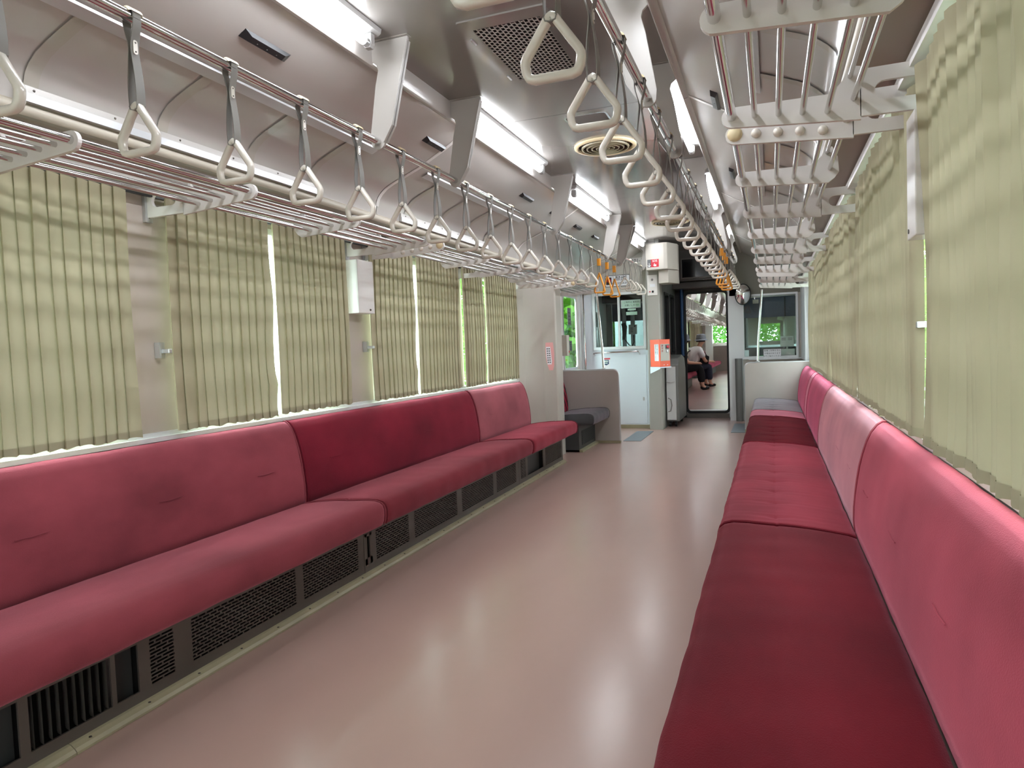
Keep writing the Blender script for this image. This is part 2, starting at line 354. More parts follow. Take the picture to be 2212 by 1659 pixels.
def make_strap(kind):
    root = empty('hanging_strap', (0, 0, 0))
    if kind == 'white': ztop, zbot, ins = -.201, -.318, -.201
    else: ztop, zbot, ins = -.172, -.35, -.165
    b = B(); R = RR + .0025; hw = .0115
    seq = []
    for k in range(9):          # over the rail
        a = math.radians(-20 + 220 * k / 8); seq.append(((R * math.cos(a), 0, R * math.sin(a)), (0, 1, 0), hw, (math.cos(a), 0, math.sin(a))))
    def leg(s_):
        out = []; zs = -.008; ze = ins - .008
        for k in range(19):
            t = k / 18; z = zs + (ze - zs) * t
            if t < .34: q_ = 1 - t / .34; x = .0030 + (R - .0030) * q_ * q_ * (3 - 2 * q_) * .99
            else: q_ = (t - .34) / .66; x = .0030 + .0105 * math.sin(q_ * PI * .62) ** 1.2
            tilt = .25 * max(0, (t - .4)) * s_
            out.append(((s_ * x, 0, z), (tilt, 1, 0), hw, (1, -tilt, 0)))
        return out
    xb = .0030 + .0105 * math.sin(PI * .62) ** 1.2
    band(b, seq); band(b, leg(1)); band(b, leg(-1))
    band(b, [((xb, 0, ins - .008), (0, 1, 0), hw, (1, 0, 0)), ((xb * .8, 0, ins - .0165), (0, 1, 0), hw, (.6, 0, -1)), ((0, 0, ins - .0195), (0, 1, 0), hw, (0, 0, -1)), ((-xb * .8, 0, ins - .0165), (0, 1, 0), hw, (-.6, 0, -1)), ((-xb, 0, ins - .008), (0, 1, 0), hw, (-1, 0, 0))])
    b.build('strap', 'strap_grey', root, smooth=45)
    pb = B().prism(rrect(-.006, .006, -.088, -.055, .005, 3), 'x', .0048, .0075); pl = pb.build('buckle', 'ivory', root)
    for z in (-.061, -.082): B().lathe([(.0001, .0015), (.002, .001), (.0022, 0)], (.0075, 0, z), 'x', 8).build('rivet', 'screw', pl)
    # cream pad on top of the rail
    q = []
    for k in range(9):
        a = math.radians(20 + 140 * k / 8); q.append((a))
    rows = [[(rr * math.cos(a), yv, rr * math.sin(a)) for a in q] for yv, rr in ((-.022, RR + .001), (-.016, RR + .006), (.016, RR + .006), (.022, RR + .001))]
    B().grid(rows).build('rail_pad', 'cream_pad', root, smooth=True, closed=False)
    if kind == 'white':
        handle_tri(B(), ztop, .004, zbot, .056, zbot + .036, .05, .0089, .0105).build('handle', 'ivory', root, smooth=60)
    else:
        handle_tri(B(), ztop, .004, zbot, .046, zbot + .020, .046, .0075, .009).build('handle', 'amber', root, smooth=60)
        B().prism([(.016, .014), (-.016, .014), (-.016, -.014), (.016, -.014)], 'z', -.115, -.05).build('sleeve', 'amber', root, bevel=.004)
    return root
proto = {'white': make_strap('white'), 'amber': make_strap('amber')}
used = {'white': False, 'amber': False}
def place_strap(kind, x, y, z, label, group):
    o = proto[kind] if not used[kind] else copy_tree(proto[kind]); used[kind] = True
    o.location = (x, y, z); setp(o, label, 'hand strap', group); return o
for sx in (-1, 1):
    sd = SIDE[sx]
    for k in range(19):
        y = .951 + .319 * k
        am = k in (16, 17, 18)
        if am: place_strap('amber', sx * RX, y - .02, RZ, 'amber grab handle, %s of three on the %s rail' % (ORD[k - 16], sd), 'amber grab handles')
        else: place_strap('white', sx * RX, y, RZ, 'white triangular grab handle on grey strap, %s from the camera on the %s rail' % (ORD[k], sd), 'white grab handles on the long rails')
    for k in range(4):
        place_strap('white', sx * RX, 7.18 + .32 * k, 1.93, 'white grab handle past the amber ones on the %s short rail, %s of four' % (sd, ORD[k]), 'white grab handles on the short rails')

RODS = [(.806, 1.612, .0125), (.863, 1.607, .0075), (.921, 1.602, .0075), (.978, 1.597, .0075), (1.036, 1.591, .0075), (1.096, 1.614, .0075), (1.088, 1.668, .006)]
def rack_bracket(parent, sx, y, long=True, domes=False):
    tip = disc(.806, 1.610, .026, 10, 95, 265)
    if long:
        prof = [(1.296, 1.552), (1.296, 1.73), (1.20, 1.728), (1.15, 1.715), (1.118, 1.69), (1.10, 1.692), (1.085, 1.69), (1.07, 1.66), (1.045, 1.633)] + tip
    else:
        prof = [(1.11, 1.58), (1.125, 1.60), (1.122, 1.65), (1.105, 1.688), (1.085, 1.69), (1.07, 1.66), (1.045, 1.633)] + tip + [(1.09, 1.566)]
    pts = [(sx * x, z) for x, z in prof]; t = .006
    b = B()
    if long:   # plate with an oval slot: split into a ring (around the slot) and a tongue
        slot = rrect(1.142, 1.262, 1.602, 1.648, .0229, 4); n = len(slot)
        cx, cz = 1.202, 1.625
        outer = []
        for (u, v) in slot:
            d = Vector((u - cx, v - cz)); sc = 1e9
            if d.x > 1e-6: sc = min(sc, (1.296 - cx) / d.x)
            if d.x < -1e-6: sc = min(sc, (1.11 - cx) / d.x)
            if d.y > 1e-6: sc = min(sc, (1.715 - cz) / d.y)
            if d.y < -1e-6: sc = min(sc, (1.5605 - cz) / d.y)
            outer.append((cx + d.x * sc, cz + d.y * sc))
        b.ring([(sx * u, v) for u, v in outer], [(sx * u, v) for u, v in slot], 'y', y - t, y + t)
        tongue = [(1.112, 1.5605), (1.112, 1.69), (1.10, 1.692), (1.085, 1.69), (1.07, 1.66), (1.045, 1.633)] + tip
        b.prism([(sx * u, v) for u, v in tongue], 'y', y - t, y + t)
    else:
        b.prism(pts, 'y', y - t, y + t)
    o = b.build('bracket', 'plate_light', parent)
    if long:
        x0, x1 = sorted((sx * 1.285, sx * 1.299))
        wp = box(x0, x1, y - .016, y + .016, 1.55, 1.66).build('wall_plate', 'alu', o)
        for z in (1.57, 1.64): B().lathe([(.005, 0), (.0045, .003), (.001, .004)], (sx * 1.2845, y, z), 'x', 8).build('screw', 'screw', o)
    for i, (x, z, rr) in enumerate(RODS[:6]):
        if domes:
            R = .021 if i == 0 else .0135
            B().lathe([(R, 0), (R * .95, -.004), (R * .7, -.0085), (R * .3, -.011), (.0005, -.0115)], (sx * x, y - t, z), 'y', 14).build('end_cap', 'cream_pad' if i == 0 else 'ivory', o, smooth=True)
    return o
racks = {-1: [([.03, .68, 1.32, 1.98, 2.63, 3.28], 'LSLLSL', 'nearest'), ([3.46, 4.11, 4.73, 5.33, 5.9], 'ESLSL', 'middle'), ([6.2, 7.09], 'EL', 'farthest')],
         1: [([.1, .75, 1.35, 1.95], 'LSSL', 'nearest'), ([2.115, 2.70, 3.40, 4.09, 4.79, 5.46, 6.14], 'ESLSLSL', 'middle'), ([6.55, 7.22, 7.96], 'SLL', 'farthest')]}
for sx in (-1, 1):
    for ys, kinds, nm in racks[sx]:
        rk = empty('luggage_rack', (sx * 1.05, (ys[0] + ys[-1]) / 2, 1.55), '%s %s overhead luggage rack of chrome rods on pale brackets' % (nm, SIDE[sx]), 'luggage rack')
        for i, (x, z, rr) in enumerate(RODS):
            B().tube([(sx * x, ys[0] + .001, z), (sx * x, ys[-1] - .001, z)], rr, 12).build('rod', 'chrome' if i == 0 else 'satin_rod', rk, smooth=True)
        for y, k in zip(ys, kinds): rack_bracket(rk, sx, y, k != 'S', k == 'E')

# ------------------------------------------------------------------ lamps
def lamp(sx, y0, y1, label, group=None, xo=0):
    r = empty('fluorescent_lamp', (sx * .47, (y0 + y1) / 2, 2.15), label, 'lamp', group)
    prof = [(.436, 2.224), (.440, 2.208), (.452, 2.200), (.488, 2.197), (.512, 2.197), (.518, 2.224)]
    B().prism([(sx * x, z) for x, z in prof], 'y', y0 - .045, y1 + .045).build('housing', 'lamp_white', r)
    B().tube([(sx * .47, y0 + .03, 2.162), (sx * .47, y1 - .03, 2.162)], .0155, 14).build('tube', 'tube_glow', r, smooth=True)
    for ya, yb, yc in ((y0 + .03, y0 + .006, y0 - .02), (y1 - .03, y1 - .006, y1 + .02)):
        B().tube([(sx * .47, ya, 2.162), (sx * .47, yb, 2.162)], .0158, 14).build('end_cap', 'alu', r, smooth=True)
        B().prism([(sx * .452, 2.196), (sx * .452, 2.158), (sx * .459, 2.144), (sx * .481, 2.144), (sx * .488, 2.158), (sx * .488, 2.193)], 'y', min(yb, yc), max(yb, yc)).build('socket', 'lamp_white', r, bevel=.002)
    return r
LY = [(-1.75, -.62), (1.12, 2.25), (3.18, 4.29), (5.08, 6.21), (7.12, 8.05)]
for sx in (-1, 1):
    for i, (a, c) in enumerate(LY):
        lamp(sx, a, c, '%s ceiling tube light in the %s row' % (['behind-camera', 'nearest lit', 'second lit', 'third lit', 'fourth lit, farthest'][i], SIDE[sx]), 'ceiling tube lights')

# ------------------------------------------------------------------ ceiling fittings
def slope_pt(x): # cove height at x
    for (xa, za), (xb, zb) in zip(COVE[8:-1], COVE[9:]):
        if xb <= x <= xa: return za + (zb - za) * (xa - x) / max(1e-6, xa - xb)
    return 2.15
for sx in (-1, 1):
    for i, (yc, L) in enumerate(((1.95, .225), (3.20, .225), (4.61, .25), (5.23, .12), (5.96, .22), (6.6, .22))):
        if sx > 0 and i > 2: continue
        x = .684; z = slope_pt(x); d = Vector((sx * -.118, 0, .07)).normalized(); n = Vector((-sx * -.07 * -1, 0, -.118)).normalized(); n = Vector((-sx * .07, 0, -.118)).normalized()
        if n.z > 0: n = -n
        v = empty('air_diffuser', (sx * x, yc, z - .02), 'black slotted air outlet on the %s ceiling slope, %s from the camera' % (SIDE[sx], ORD[i]), 'air vent', 'black air outlets')
        c = Vector((sx * x, yc, z)) - d * 0
        def P(u, w, h): q = c + d * u + Vector((0, 1, 0)) * w + n * h; return tuple(q)
        h = L / 2; b = B()
        outer = [(-.018, -h), (.018, -h), (.018, h), (-.018, h)]; inner = [(-.012, -h + .03), (.010, -h + .03), (.010, h - .03), (-.012, h - .03)]
        vs = [P(u, w, .0) for u, w in outer] + [P(u, w, .014) for u, w in inner]
        b.add(vs, [(0, 1, 2, 3), (0, 4, 5, 1), (1, 5, 6, 2), (2, 6, 7, 3), (3, 7, 4, 0), (4, 7, 6, 5)]); b.build('housing', 'black_plastic', v)
        b = B()
        for k in (-1, 0, 1):
            w = k * h * .42
            vs = [P(-.0135, w - .001, .004), P(-.0135, w + .001, .004), P(-.002, w + .001, .0150), P(-.002, w - .001, .0150)]; vs += [tuple(Vector(q) + n * .002) for q in vs]
            b.add(vs, [(0, 1, 2, 3), (7, 6, 5, 4), (0, 4, 5, 1), (1, 5, 6, 2), (2, 6, 7, 3), (3, 7, 4, 0)])
        b.build('fin', 'strap_grey', v)
# advert holders: lower and upper rails with clear curved strips
for sx in (-1, 1):
    for i, (ya, yb) in enumerate(((1.38, 2.80), (3.55, 4.85))):
        h = empty('advert_holder', (sx * 1.0, (ya + yb) / 2, 1.80), '%s empty poster holder with clear bands on the %s cove' % (['near', 'far'][i], SIDE[sx]), 'poster holder')
        x0, x1 = sorted((sx * 1.090, sx * 1.1045)); lo = box(x0, x1, ya, yb, 1.785, 1.831).build('lower_rail', 'rail_pale', h)
        box(*sorted((sx * 1.086, sx * 1.090)), ya, yb, 1.785, 1.809).build('lip', 'alu', lo)
        for k in range(6):
            y = ya + .05 + (yb - ya - .1) * k / 5; B().lathe([(.004, 0), (.003, .002), (.0005, .0026)], (sx * 1.0895, y, 1.821), 'x', 8).build('screw', 'screw', lo)
        up = B().strip([(.872, 1.979), (.870, 1.975), (.832, 1.990), (.832, 1.998)], [ya - .15, yb + .1], sx).build('upper_rail', 'alu', h, closed=False)
        for y in ([1.425, 1.885, 2.32, 2.72] if i == 0 else [3.62, 4.05, 4.45, 4.8]):
            pr = [(x - .004, z - .003) for x, z in COVE[9:16]]; pr[-1] = (.85, 1.988)
            B().strip(pr, [y - .022, y + .022], sx).build('clear_band', 'clear_strip', h, smooth=60, closed=False)
# return-air grille
g = empty('air_grille', (0, 2.70, 2.20), 'square slotted return air grille in the ceiling centre', 'air grille')
fr = B().ring(rrect(-.172, .172, 2.365, 3.035, .012), rrect(-.134, .134, 2.44, 2.965, .004), 'z', 2.2185, 2.2248).build('frame', 'ceiling_gloss', g)
def perforated(b, u0, u1, v0, v1, nu, nv, web, P, th):
    """brick-laid slots: bars between rows (along u) and webs inside the rows; P(u,v,t) -> point"""
    du = (u1 - u0) / nu; dv = (v1 - v0) / nv
    def bx(ua, ub, va, vb):
        vs = [P(u, v, t) for u in (ua, ub) for v in (va, vb) for t in (0, th)]
        b.add(vs, [(0, 1, 3, 2), (4, 6, 7, 5), (0, 4, 5, 1), (2, 3, 7, 6), (0, 2, 6, 4), (1, 5, 7, 3)])
    for j in range(nv + 1):
        v = v0 + dv * j; bx(u0, u1, max(v0, v - web / 2), min(v1, v + web / 2))
    for j in range(nv):
        o = (j % 2) * .5
        for i in range(nu + 2):
            u = u0 + du * (i - o)
            if u < u0 - 1e-6 or u > u1 + 1e-6: continue
            bx(max(u0, u - web / 2), min(u1, u + web / 2), v0 + dv * j + web / 2, v0 + dv * (j + 1) - web / 2)
b = B(); perforated(b, 2.44, 2.965, -.134, .134, 19, 16, .0036, lambda u, v, t: (v, u, 2.2195 + t), .003)
b.build('slotted_sheet', 'cove_satin', g, kind='stuff')
box(-.134, .134, 2.44, 2.965, 2.2238, 2.2248).build('backing', 'dark_cavity', g)
for y in (2.50, 2.89): box(-.168, -.160, y, y + .05, 2.214, 2.2186).build('catch', 'alu', g)
for yc, lab in ((4.16, 'nearer'), (7.0, 'farther')):
    v = empty('round_vent', (-.02, yc, 2.19), '%s round ceiling air vent with concentric rings and cream rim' % lab, 'air vent')
    c = (-.02, yc, 2.2245)
    B().lathe([(.186, 0), (.186, -.008), (.178, -.014), (.166, -.014), (.160, -.006), (.160, 0)], c, 'z', 48, cap=False).build('rim', 'cream_pad', v, smooth=True)
    B().lathe([(.160, -.0005), (.0005, -.0012)], c, 'z', 48, cap=False).build('backing', 'dark_cavity', v, closed=False)
    for R in (.145, .118, .090, .062, .034):
        B().lathe([(R, -.001), (R - .004, -.016), (R - .012, -.019), (R - .009, -.002)], c, 'z', 40, cap=False).build('ring', 'kick_strip', v, smooth=True)
    B().lathe([(.014, -.001), (.012, -.018), (.0005, -.02)], c, 'z', 16).build('hub', 'kick_strip', v, smooth=True)
    b = B()
    for k in range(30):
        a = 2 * PI * k / 30; b.tube([(c[0] + .06 * math.cos(a), c[1] + .06 * math.sin(a), c[2] - .008), (c[0] + .15 * math.cos(a), c[1] + .15 * math.sin(a), c[2] - .008)], .0022, 4)
    b.build('fins', 'kick_metal', v, kind='stuff')
h = empty('ceiling_hatch', (.01, 3.66, 2.21), 'small dark rectangular speaker plate with bright edge in the ceiling centre', 'speaker')
B().ring(rrect(-.105, .125, 3.535, 3.79, .03), rrect(-.095, .115, 3.545, 3.78, .024), 'z', 2.217, 2.2248).build('edge', 'chrome', h)
box(-.095, .115, 3.545, 3.78, 2.2205, 2.2248).build('plate', 'kick_metal', h)

# ------------------------------------------------------------------ seats
CUSH = [(.735, .272), (.715, .276), (.707, .292), (.703, .318), (.703, .342), (.709, .360), (.724, .373), (.75, .380), (.80, .381), (.86, .378), (.891, .377), (.90, .3748), (.909, .377), (.96, .374), (1.02, .368), (1.08, .360), (1.13, .352), (1.15, .345), (1.155, .32), (1.155, .272)]
BACK = [(1.17, .33), (1.156, .338), (1.153, .38), (1.154, .425), (1.158, .47), (1.164, .52), (1.172, .57), (1.183, .615), (1.197, .66), (1.212, .692), (1.230, .716), (1.246, .727), (1.259, .727), (1.262, .71), (1.262, .33)]
def cushion(sx, y0, y1, prof, seed, wr=.0, ins=.012, tuft=False):
    rnd = random.Random(seed); ys = []; n = max(8, int((y1 - y0) / (.014 if tuft else .03)))
    edge = [(0, 1.0), (.004, .55), (.012, .2), (.028, .0)]
    ys = [(y0 + .003 + e, k) for e, k in edge] + [(y0 + .028 + (y1 - y0 - .056) * i / n, 0) for i in range(1, n)] + [(y1 - .003 - e, k) for e, k in reversed(edge)]
    cx = sum(p[0] for p in prof) / len(prof); cz = sum(p[1] for p in prof) / len(prof)
    ph = [rnd.uniform(0, 6.3) for _ in range(6)]
    b = B(); vs = []; m = len(prof)
    for y, k in ys:
        for i, (x, z) in enumerate(prof):
            d = Vector((cx - x, cz - z)); L = max(d.length, 1e-6); d /= L
            w = wr * (math.sin(y * 9 + ph[0] + x * 7) * .5 + math.sin(y * 23 + ph[1] + x * 3) * .35 + math.sin(y * 41 + ph[2] - x * 11) * .25) if k == 0 else 0
            if tuft and k == 0 and z > .34 and .74 < x < 1.12:
                nt_ = max(1, round((y1 - y0) / .24)); st_ = (y1 - y0) / nt_; dy = ((y - y0) % st_) - st_ / 2 + .05 * (x - .9) * math.sin(ph[3] + int((y - y0) / st_) * 2.1)
                w += .009 * math.exp(-((x - .9) / .035) ** 2 - (dy / .03) ** 2) + .0045 * math.exp(-(dy / .011) ** 2) * (.6 + .4 * math.sin(ph[4] + x * 9)) + .0022 * math.exp(-((dy - .05) / .009) ** 2) + .0022 * math.exp(-((dy + .06) / .010) ** 2)
            vs.append((sx * (x + d.x * (k * ins + w)), y, z + d.y * (k * ins + w)))
    r = len(ys)
    fs = [(i * m + j, i * m + (j + 1) % m, (i + 1) * m + (j + 1) % m, (i + 1) * m + j) for i in range(r - 1) for j in range(m)]
    fs += [tuple(range(m - 1, -1, -1)), tuple((r - 1) * m + j for j in range(m))]
    return b.add(vs, fs)
def piping(sx, prof, y, r=.003, i0=1, i1=-2):
    return B().tube([(sx * x, y, z) for x, z in prof[i0:i1]], r, 6)
def bench(sx, c0, c1, b0, b1, mc, mb, label, seed, group=None, wr=.0025, tuft=False):
    s = empty('upholstered_bench', (sx * .95, (c0 + c1) / 2, .27), label, 'bench seat', group)
    c = cushion(sx, c0, c1, [p for p in CUSH if sx > 0 or not .89 < p[0] < .91], seed, wr, tuft=tuft).build('seat_cushion', mc, s, smooth=60)
    for y in (c0 + .006, c1 - .006): piping(sx, CUSH, y).build('piping', mc, c, smooth=True)
    bk = cushion(sx, b0, b1, BACK, seed + 50, wr * .7, .010).build('backrest', mb, s, smooth=60)
    for y in (b0 + .006, b1 - .006): piping(sx, BACK, y).build('piping', mb, bk, smooth=True)
    # stitched dimples
    n = max(2, int((b1 - b0) / .46))
    for k in range(n):
        yy = b0 + (k + .5) * (b1 - b0) / n
        B().tube([(sx * 1.1615, yy - .05, .525), (sx * 1.1608, yy, .523), (sx * 1.1615, yy + .05, .526)], .0012, 5).build('stitch', mb, bk)
    return s
bench(-1, .60, 2.605, .62, 2.645, 'plush_dusty', 'plush_dusty', 'dusty rose plush bench seat, nearest on the left wall', 1)
bench(-1, 2.613, 4.62, 2.650, 4.70, 'plush_lred', 'plush_crimson', 'plush bench seat with deep crimson backrest, middle of the left wall', 2)
bench(-1, 4.627, 5.81, 4.705, 5.87, 'plush_rose', 'plush_pale', 'short rose bench seat at the far end of the left bench', 3)
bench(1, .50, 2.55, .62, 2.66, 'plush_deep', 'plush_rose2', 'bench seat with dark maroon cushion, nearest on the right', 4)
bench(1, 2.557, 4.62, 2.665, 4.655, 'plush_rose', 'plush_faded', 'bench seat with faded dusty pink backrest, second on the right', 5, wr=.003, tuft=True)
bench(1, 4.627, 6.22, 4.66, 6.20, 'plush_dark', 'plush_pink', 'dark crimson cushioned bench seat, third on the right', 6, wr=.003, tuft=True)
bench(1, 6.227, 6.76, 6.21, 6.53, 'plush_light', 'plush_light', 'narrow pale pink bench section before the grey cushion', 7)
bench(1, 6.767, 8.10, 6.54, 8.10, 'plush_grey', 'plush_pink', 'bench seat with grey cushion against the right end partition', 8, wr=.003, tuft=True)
bench(-1, 6.39, 7.085, 6.47, 7.09, 'plush_char', 'plush_striped', 'charcoal priority seat with red and black striped backrest', 9)

# seat bases with slotted heater panels
def seat_base(sx, y0, y1, label, cuts, detail=True):
    """cuts: list of (kind, ya, yb): 'p' perforated, 'o' open box, 'l' louvres, 's' slot"""
    s = empty('heater_box', (sx * .95, (y0 + y1) / 2, 0), label, 'heater')
    zt, zb = .262, .022; X = .865; za, zc = .058, .200
    def bb(b, xa, xb, ya, yb, z0, z1): b.box(*sorted((sx * xa, sx * xb)), ya, yb, z0, z1)
    b = B(); bb(b, X, X + .006, y0, y1, zb, za); bb(b, X, X + .006, y0, y1, zc, zt)
    yy = y0
    for k, ya, yb in cuts: bb(b, X, X + .006, yy, ya, za, zc); yy = yb
    bb(b, X, X + .006, yy, y1, za, zc)
    b.build('front_panel', 'kick_metal', s)
    b = B(); bb(b, X + .05, X + .056, y0 + .003, y1 - .003, zb, zt); bb(b, X + .006, X + .05, y0 + .003, y0 + .006, zb, zt); bb(b, X + .006, X + .05, y1 - .006, y1 - .003, zb, zt)
    b.build('inner_box', 'dark_cavity', s)
    b = B(); bb(b, X - .012, X - .0005, y0, y1, .243, .268); b.build('top_lip', 'kick_metal', s, bevel=.002)
    for k, ya, yb in cuts:
        if k == 'p':
            b = B(); nu = max(2, int((yb - ya) / .0315)); perforated(b, ya, yb, za, zc, nu, 13, .0040, lambda u, v, t: (sx * (X + t), u, v), .004)
            b.build('slotted_panel', 'kick_metal', s, kind='stuff')
        elif k == 'l':
            n = max(3, int((yb - ya) / .022))
            for i in range(n):
                y = ya + (yb - ya) * (i + .5) / n
                rows = [[(sx * (X + .002 + .034 * t), y + .012 * t * t, z) for t in (0, .33, .66, 1)] for z in (za, zc)]
                B().grid(rows).build('louvre', 'kick_metal', s, smooth=True, closed=False)
        elif k == 'o':
            b = B(); bb(b, X + .04, X + .045, ya - .01, yb + .01, za - .02, zc + .02); b.build('recess_back', 'base_charcoal', s)
        elif k == 's':
            b = B(); bb(b, X, X + .006, ya - .02, yb + .02, za - .001, za + .03); bb(b, X, X + .006, ya - .02, yb + .02, zc - .012, zc + .001); b.build('slot_edge', 'kick_metal', s)
    return s
seat_base(-1, .6, 2.66, 'dark louvred heater box under the nearest left bench', [('o', 1.0, 1.115), ('l', 1.14, 1.37), ('o', 1.385, 1.46), ('p', 1.50, 1.59), ('p', 1.66, 2.18), ('p', 2.225, 2.615)])
seat_base(-1, 2.664, 4.73, 'slotted heater box under the middle left bench', [('s', 2.69, 2.712), ('p', 2.765, 3.08), ('p', 3.14, 3.66), ('p', 3.73, 4.23), ('p', 4.29, 4.67)])
seat_base(-1, 4.734, 5.87, 'heater box with a square opening under the far left bench', [('p', 4.77, 4.88), ('o', 4.93, 5.31), ('p', 5.37, 5.83)])
seat_base(1, .5, 8.10, 'long heater box under the right benches', [('p', 1.2, 2.6), ('p', 3.0, 4.4), ('p', 5.0, 6.4)])
s = empty('heater_box', (-1.0, 6.8, 0), 'charcoal seat base under the striped priority seat', 'heater')
b = B(); perforated(b, 6.55, 7.05, .06, .2, 16, 14, .0042, lambda u, v, t: (-.868 + .004 - t, u, v), .004); b.build('slotted_panel', 'base_charcoal', s, kind='stuff')
box(-1.29, -.870, 6.45, 7.105, .022, .270).build('box_body', 'base_charcoal', s)
for sx, yb in ((-1, 5.88), (1, 8.1)):
    prof = [(.834, .001), (.834, .008), (.842, .016), (.855, .024), (.8645, .026), (.8645, .001)]
    t = empty('baseboard_' + SIDE[sx], (sx * .85, (yb + .5) / 2, 0), kind='structure')
    cutsy = [.5, 1.235, 3.2, 5.1, yb]
    for a, c in zip(cutsy[:-1], cutsy[1:]):
        o = B().prism([(sx * x, z) for x, z in prof], 'y', a + .001, c - .001).build('kick_strip', 'kick_strip', t)
        if sx < 0:
            n = int((c - a) / .19)
            for k in range(n):
                y = a + .05 + k * .19; B().lathe([(.0045, .0), (.0035, .0022), (.0005, .003)], (sx * .848, y, .0205), 'z', 8).build('screw', 'screw', o)
B().prism([(-.834, .001), (-.834, .02), (-.868, .026), (-.868, .001)], 'y', 6.45, 7.10).build('trim_5', 'kick_strip', kind='structure')

# ------------------------------------------------------------------ curtains
def curtain(sx, y0, y1, label, seed, pw=.05, lift=0, e0=None, e1=None, group='olive pleated curtains'):
    rnd = random.Random(seed); n = max(3, round((y1 - y0) / pw)); cols = []
    ws = [rnd.uniform(.88, 1.12) for _ in range(n)]; t = sum(ws); y = 0
    dep = [rnd.uniform(.8, 1.15) for _ in range(n)]
    for w, d in zip(ws, dep):
        w /= t
        cols += [(y + .02 * w, .0, d), (y - .05 * w, .45, d), (y - .06 * w, .68, d), (y + .15 * w, .74, d), (y + .45 * w, .62, d), (y + .75 * w, .38, d)]; y += w
    cols.append((1, 0, 1))
    if sx > 0: cols = [(1 - u, xd, d) for u, xd, d in reversed(cols)]
    ph = [rnd.uniform(0, 6.28) for _ in range(n + 1)]; ph2 = [rnd.uniform(0, 6.28) for _ in range(n + 1)]
    z0 = .757 + lift; z1 = 1.642; nr = 18
    def P(u, xd, d, z, k, extra=0):
        s = (z - z0) / (z1 - z0); L = y1 - y0
        yy = y0 + u * L + .004 * math.sin(2.4 * (1 - s) + ph[k]) * (1 - s) + .0012 * math.sin(7 * s + ph2[k])
        a = 0
        if e0 and u < .2: a += e0(s) * (1 - u / .2)
        if e1 and u > .8: a += e1(s) * (u - .8) / .2
        yy += a
        amp = (.017 if sx < 0 else .036) * d * (.75 + .25 * s + .18 * math.sin(5 * s + ph[k]))
        x = 1.262 - .012 - xd * amp - .004 * math.sin(4 * s + ph2[0]) - extra
        return (sx * x, yy, z + (.004 * math.sin(u * 37 + ph[k]) if s < .01 else 0))
    rows = []
    for r in range(nr + 1):
        z = z0 + (z1 - z0) * r / nr; rows.append([P(u, xd, d, z, min(n, i // 6)) for i, (u, xd, d) in enumerate(cols)])
    root = empty('curtain', (sx * 1.25, (y0 + y1) / 2, z0), label, 'curtain', group)
    B().grid(rows).build('cloth', 'curtain', root, smooth=25, closed=False)
    rows = [[P(u, xd, d, z, min(n, i // 6), .0016) for i, (u, xd, d) in enumerate(cols)] for z in (z0, z0 + .012, z0 + .026)]
    B().grid(rows).build('hem', 'curtain_hem', root, smooth=25, closed=False)
    return root
gapA = lambda s: .010 - .030 * max(0, math.sin(s * 7.5 + .4)) * (s < .9)
CN = {-1: ['nearest', 'second', 'third', 'farthest'], 1: ['nearest', 'second', 'third', 'fourth', 'farthest']}
CW = {-1: [(.62, 1.853), (2.018, 3.205), (3.43, 4.635), (4.70, 5.875)], 1: [(.62, 1.866), (1.985, 3.25), (3.40, 4.62), (4.70, 5.87), (5.93, 7.1)]}
seed = 100
for sx in (-1, 1):
    for i, (a, c) in enumerate(CW[sx]):
        m = {0: 1.05, 1: 2.612, 2: 3.975, 3: 5.12, 4: 6.5}[i] if sx < 0 else (a + c) / 2
        g = .015 if sx < 0 else .001
        wig = (lambda s: .020 * math.exp(-((s - .60) / .16) ** 2) + .016 * math.exp(-((s - .16) / .05) ** 2) - .004) if sx < 0 else None
        curtain(sx, a, m - g, 'olive green pleated curtain, near half of the %s %s window' % (CN[sx][i], SIDE[sx]), seed, .052 if sx < 0 else .058, e1=wig); seed += 1
        curtain(sx, m + g * .6, c, 'olive green pleated curtain, far half of the %s %s window' % (CN[sx][i], SIDE[sx]), seed, .05 if sx < 0 else .058, lift=.006 * (i % 2)); seed += 1
for sx in (-1, 1):
    x0, x1 = sorted((sx * 1.256, sx * 1.268))
    box(x0, x1, .6, 5.9 if sx < 0 else 7.1, 1.640, 1.652).build('curtain_rail', 'black_plastic', label='thin dark curtain rail above the %s windows' % SIDE[sx], cat='curtain rail')
# cover boxes below the rack joints, window catches
for sx, ya, yb in ((-1, 3.26, 3.42), (1, 1.99, 2.12)):
    cb = empty('cable_cover', (sx * 1.26, (ya + yb) / 2, 1.25), 'pale metal cover box on the %s window pillar' % SIDE[sx], 'cover box')
    x0, x1 = sorted((sx * 1.215, sx * 1.30))
    if sx > 0: ya, yb = 1.872, 1.975
    box(x0, x1, ya, yb, 1.255, 1.548).build('box_body', 'plate_light', cb, bevel=.003)
    B().lathe([(.006, 0), (.005, .005), (.001, .006)], (sx * 1.213, (ya + yb) / 2 + .03, 1.275), 'x', 8).build('screw', 'screw', cb)
def catch(sx, y, z, label):
    c = empty('window_catch', (sx * 1.29, y, z), label, 'catch', 'window catches')
    x0, x1 = sorted((sx * 1.272, sx * 1.299)); box(x0, x1, y - .012, y + .012, z - .03, z + .03).build('plate', 'alu', c)
    x0, x1 = sorted((sx * 1.235, sx * 1.273)); box(x0, x1, y - .004, y + .012, z - .012, z + .004).build('lever', 'alu', c, bevel=.002)
catch(-1, 1.99, 1.07, 'small metal window catch by the pillar of the second left window'); catch(-1, 3.42, 1.07, 'small metal window catch beside the third left window'); catch(1, 1.985, 1.05, 'small metal window catch beside the nearest right curtain')
